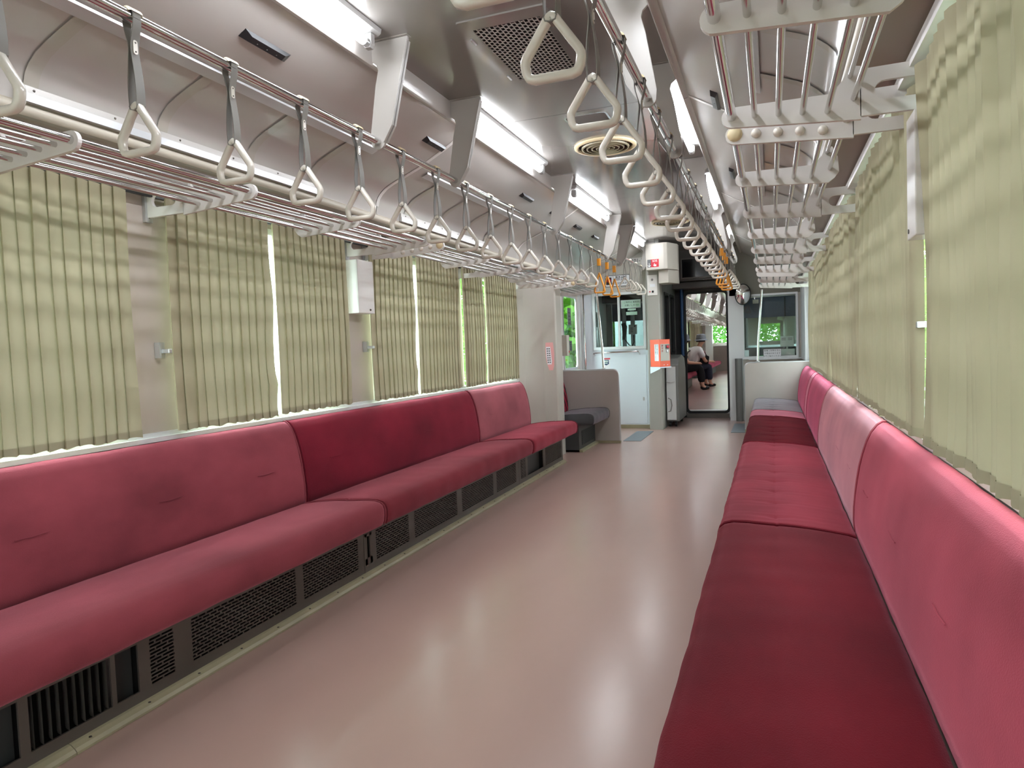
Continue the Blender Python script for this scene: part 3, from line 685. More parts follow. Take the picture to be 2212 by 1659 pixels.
st = empty('notice_strip', (-1.299, 4.668, 1.10), 'narrow cream notice with black symbols between the far left curtains', 'sticker')
box(-1.2995, -1.2975, 4.645, 4.69, 1.09, 1.36).build('paper', 'fascia_cream', st)
box(-1.2975, -1.2968, 4.652, 4.682, 1.21, 1.235).build('symbol', 'ink_black', st); B().prism([(4.655, 1.25), (4.685, 1.25), (4.67, 1.29)], 'x', -1.2975, -1.2968).build('symbol', 'ink_black', st); B().prism(disc(4.666, 1.31, .012, 10), 'x', -1.2975, -1.2968).build('symbol', 'ink_black', st)
for z in (1.13, 1.15, 1.17): box(-1.2975, -1.2968, 4.655, 4.68, z, z + .006).build('text_line', 'ink_black', st)

# ------------------------------------------------------------------ left door post, partitions, poles
pp = B().prism([(-1.297, 5.90), (-1.285, 5.90), (-1.235, 6.0), (-1.10, 6.14), (-.995, 6.19), (-.985, 6.21), (-.985, 6.38), (-1.297, 6.38)], 'z', 0, 1.70).build('door_post', 'pillar_beige', label='beige angled post between the left bench and the striped seat', cat='post', bevel=.004)
stk = empty('notice_sticker', (-1.05, 6.165, .81), 'pink hexagonal notice sticker on the beige post', 'sticker')
d = Vector((.105, .05)).normalized(); nn = Vector((d.y, -d.x)); base = Vector((-1.10, 6.14))
def SP(u, v, t): q = base + d * u + nn * t; return (q.x, q.y, v)
def flat(poly, t0, t1):
    n = len(poly); b = B(); b.add([SP(u, v, t0) for u, v in poly] + [SP(u, v, t1) for u, v in poly], [tuple(range(n)), tuple(range(2 * n - 1, n - 1, -1))] + [(i, i + n, (i + 1) % n + n, (i + 1) % n) for i in range(n)]); return b
flat([(.022, 1.075), (.092, 1.075), (.102, .97), (.098, .86), (.085, .815), (.05, .815), (.025, .90), (.018, .99)], .0005, .0015).build('backing', 'sticker_pink', stk)
flat([(.024, 1.035), (.066, 1.035), (.078, .90), (.074, .87), (.036, .87), (.026, .95)], .0016, .0022).build('label_field', 'sticker_white', stk)
for k in range(7):
    for j in range(2): flat([(.031 + .018 * j + k * .001, 1.022 - k * .021), (.043 + .018 * j + k * .001, 1.022 - k * .021), (.043 + .018 * j + k * .001, 1.011 - k * .021), (.031 + .018 * j + k * .001, 1.011 - k * .021)], .0023, .0026).build('text_mark', 'sos_grey', stk)
def partition(sx, y, p, top, label):
    w = empty('seat_partition', (sx * .95, y, 0), label, 'partition')
    outl = [(1.295, .0), (1.295, top)] + [(p + .05 - .05 * math.sin(math.radians(a)), top - .05 + .05 * math.cos(math.radians(a))) for a in range(0, 91, 15)] + [(p, .03), (p + .002, .0)]
    B().prism([(sx * u, v) for u, v in outl], 'y', y - .014, y + .014).build('board', 'panel_grey', w)
    path = [(sx * 1.295, y, top + .003)] + [(sx * u, y, v) for u, v in [(p + .05 - .053 * math.sin(math.radians(a)), top - .05 + .053 * math.cos(math.radians(a))) for a in range(0, 91, 10)]] + [(sx * (p - .003), y, .0)]
    B().tube(path, .011, 8).build('edge_trim', 'alu', w, smooth=True)
    box(*sorted((sx * (p - .012), sx * (.88))), y - .022, y + .022, .0005, .028).build('foot_trim', 'kick_strip', w)
    return w
partition(-1, 7.13, .612, .768, 'grey seat end board beside the striped priority seat')
partition(1, 8.15, .612, .770, 'grey seat end board behind the grey cushion on the right')
for sx, y, a, c, z1, lab in ((-1, 7.13, .762, .812, 1.60, 'leaning chrome grab pole on the left seat end board'), (1, 8.15, .749, .806, 1.60, 'leaning chrome grab pole on the right seat end board')):
    gp = empty('grab_pole', (sx * a, y, .78), lab, 'pole')
    B().tube([(sx * a, y, .782), (sx * (a + .008), y, 1.0), (sx * c, y, z1 - .02)], .0125, 12).build('pole', 'chrome', gp, smooth=True)
    B().lathe([(.022, 0), (.022, .006), (.014, .014)], (sx * a, y, .782), 'z', 14).build('foot', 'alu', gp, smooth=True)
B().box(-.61, -.42, 7.28, 8.12, .0005, .004).build('floor_mat', 'mat_grey', label='grey anti-slip floor patch before the white cab panel', cat='floor mat')
B().box(.45, .60, 8.05, 8.92, .0005, .004).build('floor_mat', 'mat_grey', label='grey anti-slip floor patch beside the right end board', cat='floor mat')

# left entrance door with tall window
dr = empty('door_1', (-1.33, 7.8, 0), kind='structure')
B().ring(rrect(7.45, 8.42, .745, 1.63, .002), rrect(7.50, 8.09, .76, 1.62, .05), 'x', -1.306, -1.299).build('leaf', 'wall_taupe', dr)
B().ring(rrect(7.50, 8.09, .76, 1.62, .05), rrect(7.53, 8.06, .785, 1.60, .045), 'x', -1.308, -1.294).build('window_frame', 'alu', dr)
box(-1.304, -1.301, 7.51, 8.08, .765, 1.615).build('pane', 'glass_door', dr)
for ya, yb in ((7.36, 7.385), (8.15, 8.175), (8.27, 8.30)): box(-1.315, -1.275, ya, yb, .02, 1.70).build('door_rail', 'alu_light', dr)
for ya, yb, za, zb in ((7.70, 7.84, 1.28, 1.48), (7.73, 7.85, .98, 1.10)):
    o = box(-1.300, -1.2985, ya, yb, za, zb).build('window_sticker', 'sos_grey', dr)
    for k in range(4): box(-1.2984, -1.298, ya + .02, yb - .02, za + .02 + k * (zb - za) / 5, za + .028 + k * (zb - za) / 5).build('text_line', 'ink_black', o)
db = empty('door_switch_box', (-1.26, 7.40, .92), 'small beige box on the wall beside the left door window', 'switch box')
box(-1.297, -1.22, 7.36, 7.46, .93, 1.16).build('box_body', 'face_beige', db, bevel=.004); B().lathe([(.012, 0), (.01, .006), (.001, .008)], (-1.2205, 7.44, .975), 'x', 12).build('button', 'button_red', db, smooth=True)
B().tube([(-1.24, 8.22, .3), (-1.24, 8.22, 1.45)], .013, 10).build('grab_pole', 'chrome', label='upright chrome grab bar beside the left door', cat='pole')

# ------------------------------------------------------------------ cab partition, left
wl = empty('wall_end', (-.9, 8.45, 0), kind='structure')
def ew(name, m, x0, x1, z0, z1, y0=8.43, y1=8.47, **k): return box(x0, x1, y0, y1, z0, z1).build(name, m, wl, **k)
ew('lower_panel', 'white_panel', -1.29, -.505, .045, .955); ew('base_strip', 'kick_strip', -1.29, -.49, 0, .045, 8.425)
ew('upper_panel', 'pillar_beige', -1.29, -.49, 1.665, 2.30); ew('side_panel', 'white_panel', -1.29, -1.175, .955, 1.665); ew('side_panel', 'pillar_beige', -.535, -.505, .955, 1.665)
ew('sill_panel', 'white_panel', -1.175, -.535, .955, .985)
door_leaf = ew('hatch_door', 'white_panel', -1.14, -.535, .06, .90, 8.424, 8.4295, bevel=.001)
B().prism(rrect(-.585, -.565, .34, .385, .009), 'y', 8.420, 8.424).build('keyhole', 'alu', wl)
fr = B().ring([(-1.18, .975), (-.525, .975), (-.525, 1.672), (-1.18, 1.672)], [(-1.148, 1.01), (-.557, 1.01), (-.557, 1.642), (-1.148, 1.642)], 'y', 8.41, 8.46).build('window_frame', 'alu_light', wl)
box(-.865, -.84, 8.415, 8.455, 1.01, 1.642).build('mullion', 'alu_light', wl)
for a, c in ((-1.148, -.865), (-.84, -.557)): box(a, c, 8.435, 8.439, 1.01, 1.642).build('pane', 'glass', wl)
gb = empty('grab_bar', (-.89, 8.38, .90), 'horizontal chrome bar under the left cab window', 'rail')
B().tube([(-1.17, 8.425, .905), (-1.17, 8.385, .935), (-1.15, 8.38, .94), (-.63, 8.38, .945), (-.61, 8.385, .94), (-.61, 8.425, .91)], .010, 8).build('bar', 'chrome', gb, smooth=True)
# signs on the cab partition
sg = empty('no_smoking_sign', (-.86, 8.425, 1.75), 'white no smoking sign above the left cab window', 'sign')
B().prism(rrect(-1.01, -.705, 1.745, 1.885, .012), 'y', 8.424, 8.4295).build('plate', 'ink_black', sg); B().prism(rrect(-1.004, -.711, 1.751, 1.879, .01), 'y', 8.4225, 8.4239).build('face', 'sticker_white', sg)
box(-.995, -.93, 8.4212, 8.4224, 1.77, 1.86).build('symbol_field', 'ink_black', sg); B().prism(disc(-.9625, 1.825, .026, 16), 'y', 8.4204, 8.4211).build('symbol_disc', 'sos_red', sg)
text('sign_text', '禁煙', .062, (-.815, 8.4218, 1.838), 'ink_black', sg); text('sign_text', 'NO SMOKING', .036, (-.815, 8.4218, 1.782), 'ink_black', sg)
sg = empty('car_number_plate', (-.6, 8.425, 2.0), 'car number plate high on the left cab wall', 'sign')
box(-.70, -.52, 8.424, 8.4295, 2.005, 2.075).build('plate', 'plate_light', sg); text('sign_text', '101-1', .06, (-.61, 8.4235, 2.04), 'ink_black', sg)
sg = empty('crew_notice', (-.7, 8.432, 1.46), 'mint notice sign behind the left cab window pane', 'sign')
box(-.828, -.585, 8.4442, 8.446, 1.475, 1.575).build('plate', 'alu_light', sg); box(-.818, -.595, 8.4432, 8.4441, 1.485, 1.565).build('face', 'sticker_mint', sg)
text('sign_text', 'ご用件は 乗務員に', .026, (-.685, 8.4430, 1.545), 'ink_black', sg); text('sign_text', 'お願いします', .026, (-.705, 8.4430, 1.508), 'ink_black', sg); text('sign_text', 'JR', .032, (-.618, 8.4430, 1.508), 'ink_green', sg)
for n_, (a, c, z0, z1) in enumerate(((-.745, -.645, 1.445, 1.468), (-.765, -.63, 1.39, 1.43))):
    box(a, c, 8.4442, 8.446, z0, z1).build('notice_slip', 'sticker_mint', label=['short', 'long'][n_] + ' pale paper slip below the mint notice in the cab window', cat='paper')
sg = empty('crest_sticker', (-1.0, 8.4235, .70), 'white sticker with navy crest and red bands on the white hatch', 'sticker')
box(-1.075, -.98, 8.4228, 8.4238, .70, .872).build('paper', 'sticker_white', sg); box(-1.078, -.977, 8.4218, 8.4227, .855, .874).build('band', 'button_red', sg); box(-1.078, -.977, 8.4218, 8.4227, .70, .722).build('band', 'button_red', sg)
B().prism([(-1.06, .85), (-.995, .85), (-.993, .80), (-1.027, .782), (-1.062, .80)], 'y', 8.4218, 8.4227).build('crest', 'ink_navy', sg); box(-1.052, -1.003, 8.4212, 8.4217, .822, .842).build('crest_mark', 'sticker_mint', sg); box(-1.048, -1.008, 8.4212, 8.4217, .803, .814).build('crest_mark', 'sticker_mint', sg)
# corner post and fittings
B().prism([(-.49, 8.30), (-.475, 8.285), (-.345, 8.285), (-.33, 8.30), (-.33, 8.47), (-.49, 8.47)], 'z', 0, 2.30).build('corner_post', 'post_grey', label='beige corner post between the white cab panel and the gangway', cat='post', bevel=.003)
sb = empty('emergency_call_box', (-.28, 8.1, 1.72), 'beige angular housing with SOS sticker above the gangway corner', 'housing')
B().prism([(-.46, 8.15), (-.25, 8.12), (-.21, 8.13), (-.12, 8.35), (-.12, 8.47), (-.328, 8.47), (-.328, 8.283), (-.46, 8.283)], 'z', 1.885, 2.19).build('upper_housing', 'face_beige', sb, bevel=.006)
B().prism([(-.325, 8.20), (-.21, 8.19), (-.12, 8.40), (-.12, 8.47), (-.325, 8.47)], 'z', 1.73, 1.884).build('lower_housing', 'face_beige', sb, bevel=.005)
ang = math.atan2(-.03, .21)
def SB(u, t, z):
    q = Vector((-.46, 8.15)) + Vector((.21, -.03)).normalized() * u + Vector((-.03, -.21)).normalized() * t; return (q.x, q.y, z)
def sbq(name, u0, u1, z0, z1, t0, t1, m, par):
    b = B(); b.add([SB(u, t, z) for u in (u0, u1) for t in (t0, t1) for z in (z0, z1)], [(0, 1, 3, 2), (4, 6, 7, 5), (0, 4, 5, 1), (2, 3, 7, 6), (0, 2, 6, 4), (1, 5, 7, 3)]); return b.build(name, m, par)
so = sbq('sos_label', .02, .155, 1.915, 2.005, .0005, .0012, 'sos_red', sb); sbq('label_field', .02, .062, 1.915, 2.005, .0013, .0018, 'sos_grey', so)
text('label_text', 'SOS', .034, SB(.108, .0020, 1.985), 'ink_white', so, facing=ang); text('label_text', '↓', .06, SB(.041, .0024, 1.938), 'ink_white', so, facing=ang)
b = B(); b.add([SB(u, t, z) for t in (.0013, .0019) for u, z in ((.10, 1.958), (.106, 1.958), (.106, 1.945), (.126, 1.942), (.124, 1.925), (.097, 1.925), (.088, 1.942), (.10, 1.94))], [tuple(range(8)), tuple(range(15, 7, -1))] + [(i, i + 8, (i + 1) % 8 + 8, (i + 1) % 8) for i in range(8)]); b.build('hand_symbol', 'ink_white', so)
sp = empty('switch_panel', (-.41, 8.28, 1.6), 'small pale switch plate below the SOS housing', 'switch panel')
box(-.47, -.355, 8.276, 8.2845, 1.60, 1.84).build('plate', 'plate_light', sp, bevel=.001)
B().lathe([(.014, 0), (.012, -.004), (.0005, -.005)], (-.412, 8.276, 1.785), 'y', 14).build('lock', 'strap_grey', sp); box(-.44, -.38, 8.2745, 8.276, 1.70, 1.735).build('label_field', 'sticker_white', sp)
B().lathe([(.013, 0), (.011, -.008), (.0005, -.01)], (-.408, 8.276, 1.645), 'y', 14).build('button', 'black_plastic', sp); B().lathe([(.008, 0), (.007, -.003), (.0005, -.004)], (-.442, 8.276, 1.645), 'y', 12).build('lamp', 'button_red', sp)
# orange ticket dispenser on a white bracket
tk = empty('ticket_dispenser', (-.33, 8.2, .75), 'bright orange ticket dispenser box beside the gangway', 'ticket machine')
FP = [(-.445, 8.20), (-.318, 8.10), (-.215, 8.20), (-.342, 8.284)]
B().prism(FP, 'z', .757, 1.075).build('box_body', 'orange', tk, bevel=.003)
def face2(p, q, u0, u1, z0, z1, t0, t1, name, m, par):
    p = Vector(p); q = Vector(q); d_ = (q - p).normalized(); n_ = Vector((d_.y, -d_.x)); b = B()
    vs = [(*(p + d_ * u + n_ * t), z) for u in (u0, u1) for t in (t0, t1) for z in (z0, z1)]
    return b.add(vs, [(0, 1, 3, 2), (4, 6, 7, 5), (0, 4, 5, 1), (2, 3, 7, 6), (0, 2, 6, 4), (1, 5, 7, 3)]).build(name, m, par)
lf = face2(FP[0], FP[1], .075, .14, .825, 1.02, .0004, .0014, 'label_field', 'sticker_white', tk)
a1 = math.atan2(-.10, .127); d1 = Vector((.127, -.10)).normalized(); n1 = Vector((d1.y, -d1.x))
for j, (col, s_) in enumerate((('ink_black', '整理券をお取りください'), ('ink_navy', '乗車の際は必ず'))):
    for k, ch in enumerate(s_):
        q = Vector(FP[0]) + d1 * (.092 + (1 - j) * .0 + .028 * (j)) + n1 * .0018; text('label_text', ch, .017, (q.x, q.y, 1.008 - k * .0172), col, lf, facing=a1)
pf = face2(FP[1], FP[2], .008, .135, .825, 1.02, .0004, .002, 'front_plate', 'face_beige', tk)
a2 = math.atan2(.10, .103); d2 = Vector((.103, .10)).normalized(); n2 = Vector((d2.y, -d2.x))
for k, ch in enumerate('整理券'):
    q = Vector(FP[1]) + d2 * .034 + n2 * .0026; text('label_text', ch, .026, (q.x, q.y, 1.0 - k * .031), 'ink_red', pf, facing=a2)
face2(FP[1], FP[2], .078, .130, .962, 1.012, .0021, .006, 'button_base', 'black_plastic', pf); q = Vector(FP[1]) + d2 * .106 + n2 * .006
b = B(); rows = []
for r_, h_ in ((.018, 0), (.018, .008), (.012, .013), (.001, .014)):
    rows.append([(*(q + d2 * (r_ * math.cos(a)) + n2 * h_), .987 + r_ * math.sin(a)) for a in [2 * PI * k / 14 for k in range(15)]])
b.grid(rows).build('button', 'button_red', pf, smooth=True, closed=False)
face2(FP[1], FP[2], .085, .118, .92, .958, .0021, .004, 'ticket_slot', 'strap_grey', pf); face2(FP[1], FP[2], .092, .112, .925, .953, .0041, .007, 'ticket', 'sticker_white', pf)
for u in (.05, .10): face2(FP[1], FP[2], u, u + .008, .775, .782, .0004, .003, 'screw', 'alu', tk)
br = empty('dispenser_shelf', (-.33, 8.2, .68), 'white wedge shelf under the orange ticket dispenser', 'shelf')
B().prism([(-.45, 8.20), (-.318, 8.092), (-.205, 8.20), (-.342, 8.284)], 'z', .744, .7562).build('top_plate', 'white_panel', br)
b = B(); b.add([(-.45, 8.20, .744), (-.318, 8.092, .744), (-.318, 8.092, .735), (-.45, 8.20, .675), (-.447, 8.204, .744), (-.315, 8.096, .744), (-.315, 8.096, .735), (-.447, 8.204, .675)], [(0, 1, 2, 3), (7, 6, 5, 4), (0, 4, 5, 1), (1, 5, 6, 2), (2, 6, 7, 3), (3, 7, 4, 0)]); b.build('side_plate', 'white_panel', br)

# ------------------------------------------------------------------ gangway corridor
wc = empty('wall_corridor', (-.36, 9.1, 0), kind='structure')
def cw(name, m, x0, x1, y0, y1, z0, z1, **k): return box(x0, x1, y0, y1, z0, z1).build(name, m, wc, **k)
cw('side_wall', 'corridor_grey', -.37, -.33, 8.47, 9.75, 0, .88); cw('side_wall', 'corridor_grey', -.37, -.33, 8.47, 9.75, 1.66, 2.30); cw('side_wall', 'corridor_grey', -.37, -.33, 8.47, 8.62, .88, 1.66); cw('side_wall', 'corridor_grey', -.37, -.33, 9.02, 9.12, .88, 1.66); cw('side_wall', 'corridor_grey', -.37, -.33, 9.50, 9.75, .88, 1.66)
for ya, yb in ((8.62, 9.02), (9.12, 9.50)):
    B().ring(rrect(ya, yb, .88, 1.66, .05), rrect(ya + .028, yb - .028, .908, 1.632, .035), 'x', -.372, -.322).build('rubber_frame', 'black_rubber', wc)
    box(-.352, -.348, ya + .02, yb - .02, .90, 1.64).build('pane', 'glass_tint', wc)
wg = empty('wall_gangway', (.1, 9.72, 0), kind='structure')
def gw(name, m, x0, x1, z0, z1, y0=9.68, y1=9.75, **k): return box(x0, x1, y0, y1, z0, z1).build(name, m, wg, **k)
gw('jamb', 'black_rubber', -.33, -.205, 0, 2.3); gw('jamb', 'alu_light', .35, .45, 0, 2.3); gw('lintel', 'header_dark', -.205, .35, 1.70, 2.3); gw('threshold', 'kick_metal', -.205, .35, 0, .06, 9.62)
gw('threshold', 'alu', -.205, .35, .06, .10, 9.66, 9.75)
B().ring(rrect(-.215, .36, .06, 1.71, .05), rrect(-.185, .335, .09, 1.68, .045), 'y', 9.655, 9.679).build('door_seal', 'black_rubber', wg)
bl = B().tube([(-.232, 9.60, .85), (-.232, 9.60, 1.78)], .022, 12).build('blue_roller_tube', 'blue_paint', label='tall blue upright tube beside the gangway door', cat='tube', smooth=True)
hd = empty('door_header', (.1, 9.4, 1.74), 'dark header cabinet over the gangway door', 'cabinet')
box(-.325, .40, 9.30, 9.675, 1.83, 2.224).build('cabinet', 'header_dark', hd, bevel=.004); box(-.325, .40, 9.40, 9.675, 1.74, 1.829).build('lower_rail', 'header_dark', hd, bevel=.01)
sc = empty('monitor', (.0, 9.28, 1.86), 'black display screen on the dark header over the gangway', 'screen')
B().ring([(-.20, 1.855), (.22, 1.855), (.22, 2.125), (-.20, 2.125)], [(-.182, 1.873), (.202, 1.873), (.202, 2.107), (-.182, 2.107)], 'y', 9.27, 9.2995).build('bezel', 'kick_metal', sc); box(-.182, .202, 9.282, 9.2995, 1.873, 2.107).build('display', 'screen_black', sc)
eq = empty('equipment_cabinet', (-.22, 8.9, 0), 'grey sloped equipment cabinet standing by the gangway', 'cabinet')
B().prism([(8.56, .07), (9.30, .07), (9.30, .70), (9.20, .84), (8.95, .88), (8.64, .84), (8.56, .76)], 'x', -.325, -.17).build('cover', 'corridor_grey', eq, bevel=.012)
box(-.315, -.205, 8.545, 8.558, .09, .74).build('front_plate', 'alu_light', eq); B().tube([(-.315, 8.53, .56), (-.27, 8.515, .55), (-.215, 8.53, .56)], .006, 6).build('handle', 'alu', eq)
B().tube([(-.30, 8.535, .36), (-.265, 8.53, .34), (-.255, 8.53, .27), (-.27, 8.53, .20), (-.30, 8.535, .19)], .005, 6).build('cable', 'strap_grey', eq)
for x in (-.29, -.22):
    for y in (8.62, 9.2): B().lathe([(.001, -.012), (.034, -.012), (.034, .012), (.001, .012)], (x, y, .035), 'x', 14).build('caster', 'black_rubber', eq)
cl = B().prism(disc(.50, 9.24, .045, 14), 'z', 0, .80).build('round_post', 'corridor_grey', label='rounded grey metal post right of the gangway door', cat='post', smooth=40)

# ------------------------------------------------------------------ right cab partition
wr = empty('wall_cab', (.9, 9.25, 0), kind='structure')
def rw(name, m, x0, x1, z0, z1, y0=9.30, y1=9.34, **k): return box(x0, x1, y0, y1, z0, z1).build(name, m, wr, **k)
rw('post_panel', 'alu_light', .38, .55, 0, 1.72); rw('lower_panel', 'pillar_beige', .55, 1.30, 0, .80); rw('upper_panel', 'olive_panel', .41, 1.30, 1.60, 2.30); rw('upper_panel', 'header_dark', .40, .41, 1.60, 2.30); rw('side_panel', 'pillar_beige', 1.205, 1.30, .80, 1.60)
B().ring([(.545, .785), (1.21, .785), (1.21, 1.605), (.545, 1.605)], [(.57, .82), (1.185, .82), (1.185, 1.58), (.57, 1.58)], 'y', 9.28, 9.345).build('window_frame', 'alu_light', wr)
box(.57, 1.185, 9.318, 9.322, .82, 1.58).build('pane', 'glass', wr); box(.62, 1.30, 9.24, 9.30, .775, .79).build('sill', 'alu_light', wr)
box(1.24, 1.30, 8.20, 9.30, .775, 1.65).build('door_jamb', 'alu_light', wr)
mr = empty('convex_mirror', (.575, 9.1, 1.6), 'oval convex mirror hanging beside the right cab window', 'mirror')
vs = []; rows = []
mc = Vector((.572, 9.12, 1.60)); mn = Vector((.25, -1, -.12)).normalized(); mu = mn.cross(Vector((0, 0, 1))).normalized(); mv = mu.cross(mn).normalized()
for k in range(8):
    t = k / 7; r_ = max(.001, t); rows.append([tuple(mc + mu * (.092 * r_ * math.cos(a)) + mv * (.125 * r_ * math.sin(a)) + mn * (.030 * (1 - t * t))) for a in [2 * PI * j / 28 for j in range(29)]])
B().grid(rows).build('reflector', 'mirror', mr, smooth=True, closed=False)
B().tube([tuple(mc + mu * (.094 * math.cos(a)) + mv * (.127 * math.sin(a))) for a in [2 * PI * j / 28 for j in range(29)]], .006, 6).build('rim', 'black_rubber', mr, smooth=True)
B().tube([tuple(mc - mn * .003 + mv * .09), (.572, 9.2, 1.72), (.572, 9.30, 1.75)], .007, 6).build('arm', 'black_plastic', mr)
sg = empty('cab_notice', (.95, 9.23, .79), 'white notice board with black characters on the right cab window sill', 'sign')
box(.80, 1.005, 9.23, 9.236, .791, .905).build('plate', 'sticker_white', sg)
for k, s_ in enumerate(('整備上支障をきた', 'す場合があります', 'のでご協力ください')): text('sign_text', s_, .024, (.902, 9.2293, .886 - k * .034), 'ink_black', sg)
fb = empty('fare_device', (1.1, 9.4, .8), 'pale grey vented device behind the right cab window', 'device')
box(1.00, 1.16, 9.40, 9.50, .93, 1.06).build('housing', 'console_grey', fb, bevel=.005)
for j in range(2):
    for i in range(2): box(1.015 + .075 * i, 1.065 + .075 * i, 9.396, 9.3995, 1.03 - .018 * j, 1.037 - .018 * j).build('vent_slot', 'strap_grey', fb)
box(1.01, 1.17, 9.38, 9.5, .80, .90).build('lower_box', 'console_grey', fb, bevel=.004); box(1.07, 1.09, 9.42, 9.46, .90, .93).build('stem', 'console_grey', fb)
B().box(.57, 1.20, 9.55, 9.715, .0, .93).build('driver_console', 'console_dark', label='dark driver console below the windscreen', cat='console', bevel=.02)
bdz = empty('roller_blind', (.88, 9.36, 1.32), 'dark blue roller blind in the upper right cab window', 'blind')
box(.575, 1.18, 9.36, 9.364, 1.31, 1.565).build('cloth', 'blind_navy', bdz); B().tube([(.57, 9.37, 1.575), (1.19, 9.37, 1.575)], .014, 10).build('roller', 'alu_light', bdz, smooth=True)
B().tube([(1.06, 9.352, 1.55), (1.06, 9.352, 1.31)], .007, 6).build('cord', 'black_plastic', bdz)
box(.68, .75, 9.3555, 9.3585, 1.49, 1.54).build('label_field', 'face_beige', bdz)
box(.56, 1.20, 9.345, 9.545, .775, .7995).build('cab_ledge', 'console_dark', label='dark ledge inside the right cab window', cat='ledge')
# driver's desk bits seen through the panes
box(.57, .62, 9.36, 9.46, .80, .90).build('log_box', 'sticker_white', label='white box on the ledge at the left of the right cab window', cat='box', bevel=.004)
box(.75, .86, 9.40, 9.46, .80, .825).build('green_folder', 'ink_green', label='green folder lying behind the cab notice', cat='folder')
# left cab room fittings
cp = empty('cab_phone', (-.99, 9.5, 1.02), 'grey telephone handset hanging in the left cab', 'telephone')
B().prism([(-1.03, 1.32), (-.975, 1.33), (-.955, 1.28), (-.965, 1.18), (-.985, 1.10), (-1.02, 1.10), (-1.01, 1.2), (-1.02, 1.28)], 'y', 9.40, 9.46).build('handset', 'sos_grey', cp, bevel=.006); B().tube([(-.99, 9.45, 1.1), (-.94, 9.46, 1.03), (-.90, 9.47, 1.0), (-.87, 9.47, 1.06), (-.87, 9.47, 1.16)], .008, 6).build('cord', 'black_plastic', cp)
nb = empty('cab_note', (-.87, 9.44, 1.16), 'white card with writing inside the left cab window', 'card'); box(-.93, -.82, 9.42, 9.45, 1.17, 1.30).build('card', 'sticker_white', nb); B().prism(disc(-.845, 1.28, .01, 10), 'y', 9.418, 9.4199).build('hole', 'ink_black', nb)
for k in range(3): box(-.905, -.87, 9.4185, 9.4198, 1.20 + k * .025, 1.207 + k * .025).build('text_line', 'ink_black', nb)
for x, lab in ((-1.02, 'left'), (-.90, 'right')):
    B().tube([(x, 9.58, .982), (x, 9.58, 1.45), (x - .02, 9.60, 1.56)], .030, 10).build('conduit_pipe', 'white_panel', label='white conduit pipe standing inside the left cab, %s one' % lab, cat='pipe', smooth=True)
box(-1.25, -.42, 9.25, 9.60, 1.60, 2.2).build('cab_ceiling_unit', 'black_plastic', label='black equipment unit hanging in the left cab', cat='equipment', bevel=.01)
box(-1.20, -.42, 9.45, 9.62, .0, .98).build('cab_desk', 'console_dark', label='dark desk in the left cab below the window', cat='console', bevel=.015)
bdl = empty('roller_blind', (-.86, 9.64, 1.36), 'dark blue roller blind in the left windscreen', 'blind')
box(-1.20, -.52, 9.64, 9.644, 1.36, 1.60).build('cloth', 'blind_navy', bdl); B().tube([(-1.22, 9.65, 1.61), (-.50, 9.65, 1.61)], .014, 10).build('roller', 'alu_light', bdl, smooth=True)
# car front wall with windscreens
wf = B()
for x0, x1, z0, z1 in ((-1.36, -.37, 0, .92), (-1.36, -.37, 1.62, 2.31), (-1.36, -1.22, .92, 1.62), (-.50, -.37, .92, 1.62), (.45, 1.36, 0, .90), (.45, 1.36, 1.62, 2.31), (.45, .56, .90, 1.62), (1.22, 1.36, .90, 1.62)): wf.box(x0, x1, 9.72, 9.75, z0, z1)
wf.build('wall_front', 'corridor_grey', kind='structure')
for n_, (a, c, z0) in enumerate(((-1.22, -.50, .92), (.56, 1.22, .90))):
    box(a, c, 9.735, 9.739, z0, 1.62).build('window_%d' % (20 + n_), 'glass_tint', kind='structure')

# ------------------------------------------------------------------ the coupled car beyond the gangway
NB = 10.55; NE = 27.0
bw = empty('gangway_bellows', (.08, 10.1, 0), 'dark folded gangway bellows between the two cars', 'bellows')
for k in range(8):
    y = 9.77 + k * .098
    B().ring(rrect(-.42, .58, -.10, 1.98, .08), rrect(-.30 - .02 * (k % 2), .46 + .02 * (k % 2), -.02, 1.80 + .02 * (k % 2), .06), 'y', y, y + .090).build('fold', 'black_rubber', bw)
box(-.28, .44, 9.76, NB - .002, -.015, .012).build('bridge_plate', 'alu', bw)
box(-1.36, 1.36, NB, NE, -.06, 0).build('floor_coupled_car', 'floor_vinyl', kind='structure')
b = B()
for x0, x1, z0, z1 in ((-1.36, -.3, 0, .95), (-1.36, -.3, 1.65, 2.3), (-1.36, -.3, .95, 1.65), (.46, 1.36, 0, .95), (.46, 1.36, 1.65, 2.3), (.46, .58, .95, 1.65), (1.25, 1.36, .95, 1.65), (-.3, .46, 1.85, 2.3)): b.box(x0, x1, NB, NB + .06, z0, z1)
b.build('wall_coupled_car_front', 'car_paint', kind='structure')
wn = 30
for sx in (-1, 1):
    b = B(); ops = [(18.7, 20.0), (25.6, 26.6)] if sx < 0 else [(25.6, 26.6)]
    b.box(*sorted((sx * 1.30, sx * 1.36)), NB + .06, NE, 0, ZB); b.box(*sorted((sx * 1.30, sx * 1.36)), NB + .06, NE, ZT, 2.31); yy = NB + .06
    for a, c in ops: b.box(*sorted((sx * 1.30, sx * 1.36)), yy, a, ZB, ZT); yy = c
    b.box(*sorted((sx * 1.30, sx * 1.36)), yy, NE, ZB, ZT); b.build('wall_coupled_car_' + SIDE[sx], 'wall_taupe', kind='structure')
    for a, c in ops:
        wn += 1; box(*sorted((sx * 1.335, sx * 1.339)), a, c, ZB, ZT).build('window_%d' % wn, 'glass', kind='structure')
box(-1.36, 1.36, NB, NE, 2.29, 2.33).build('roof_coupled_car', 'wall_taupe', kind='structure')
c2 = empty('ceiling_coupled_car', (0, 18, 2.2), kind='structure')
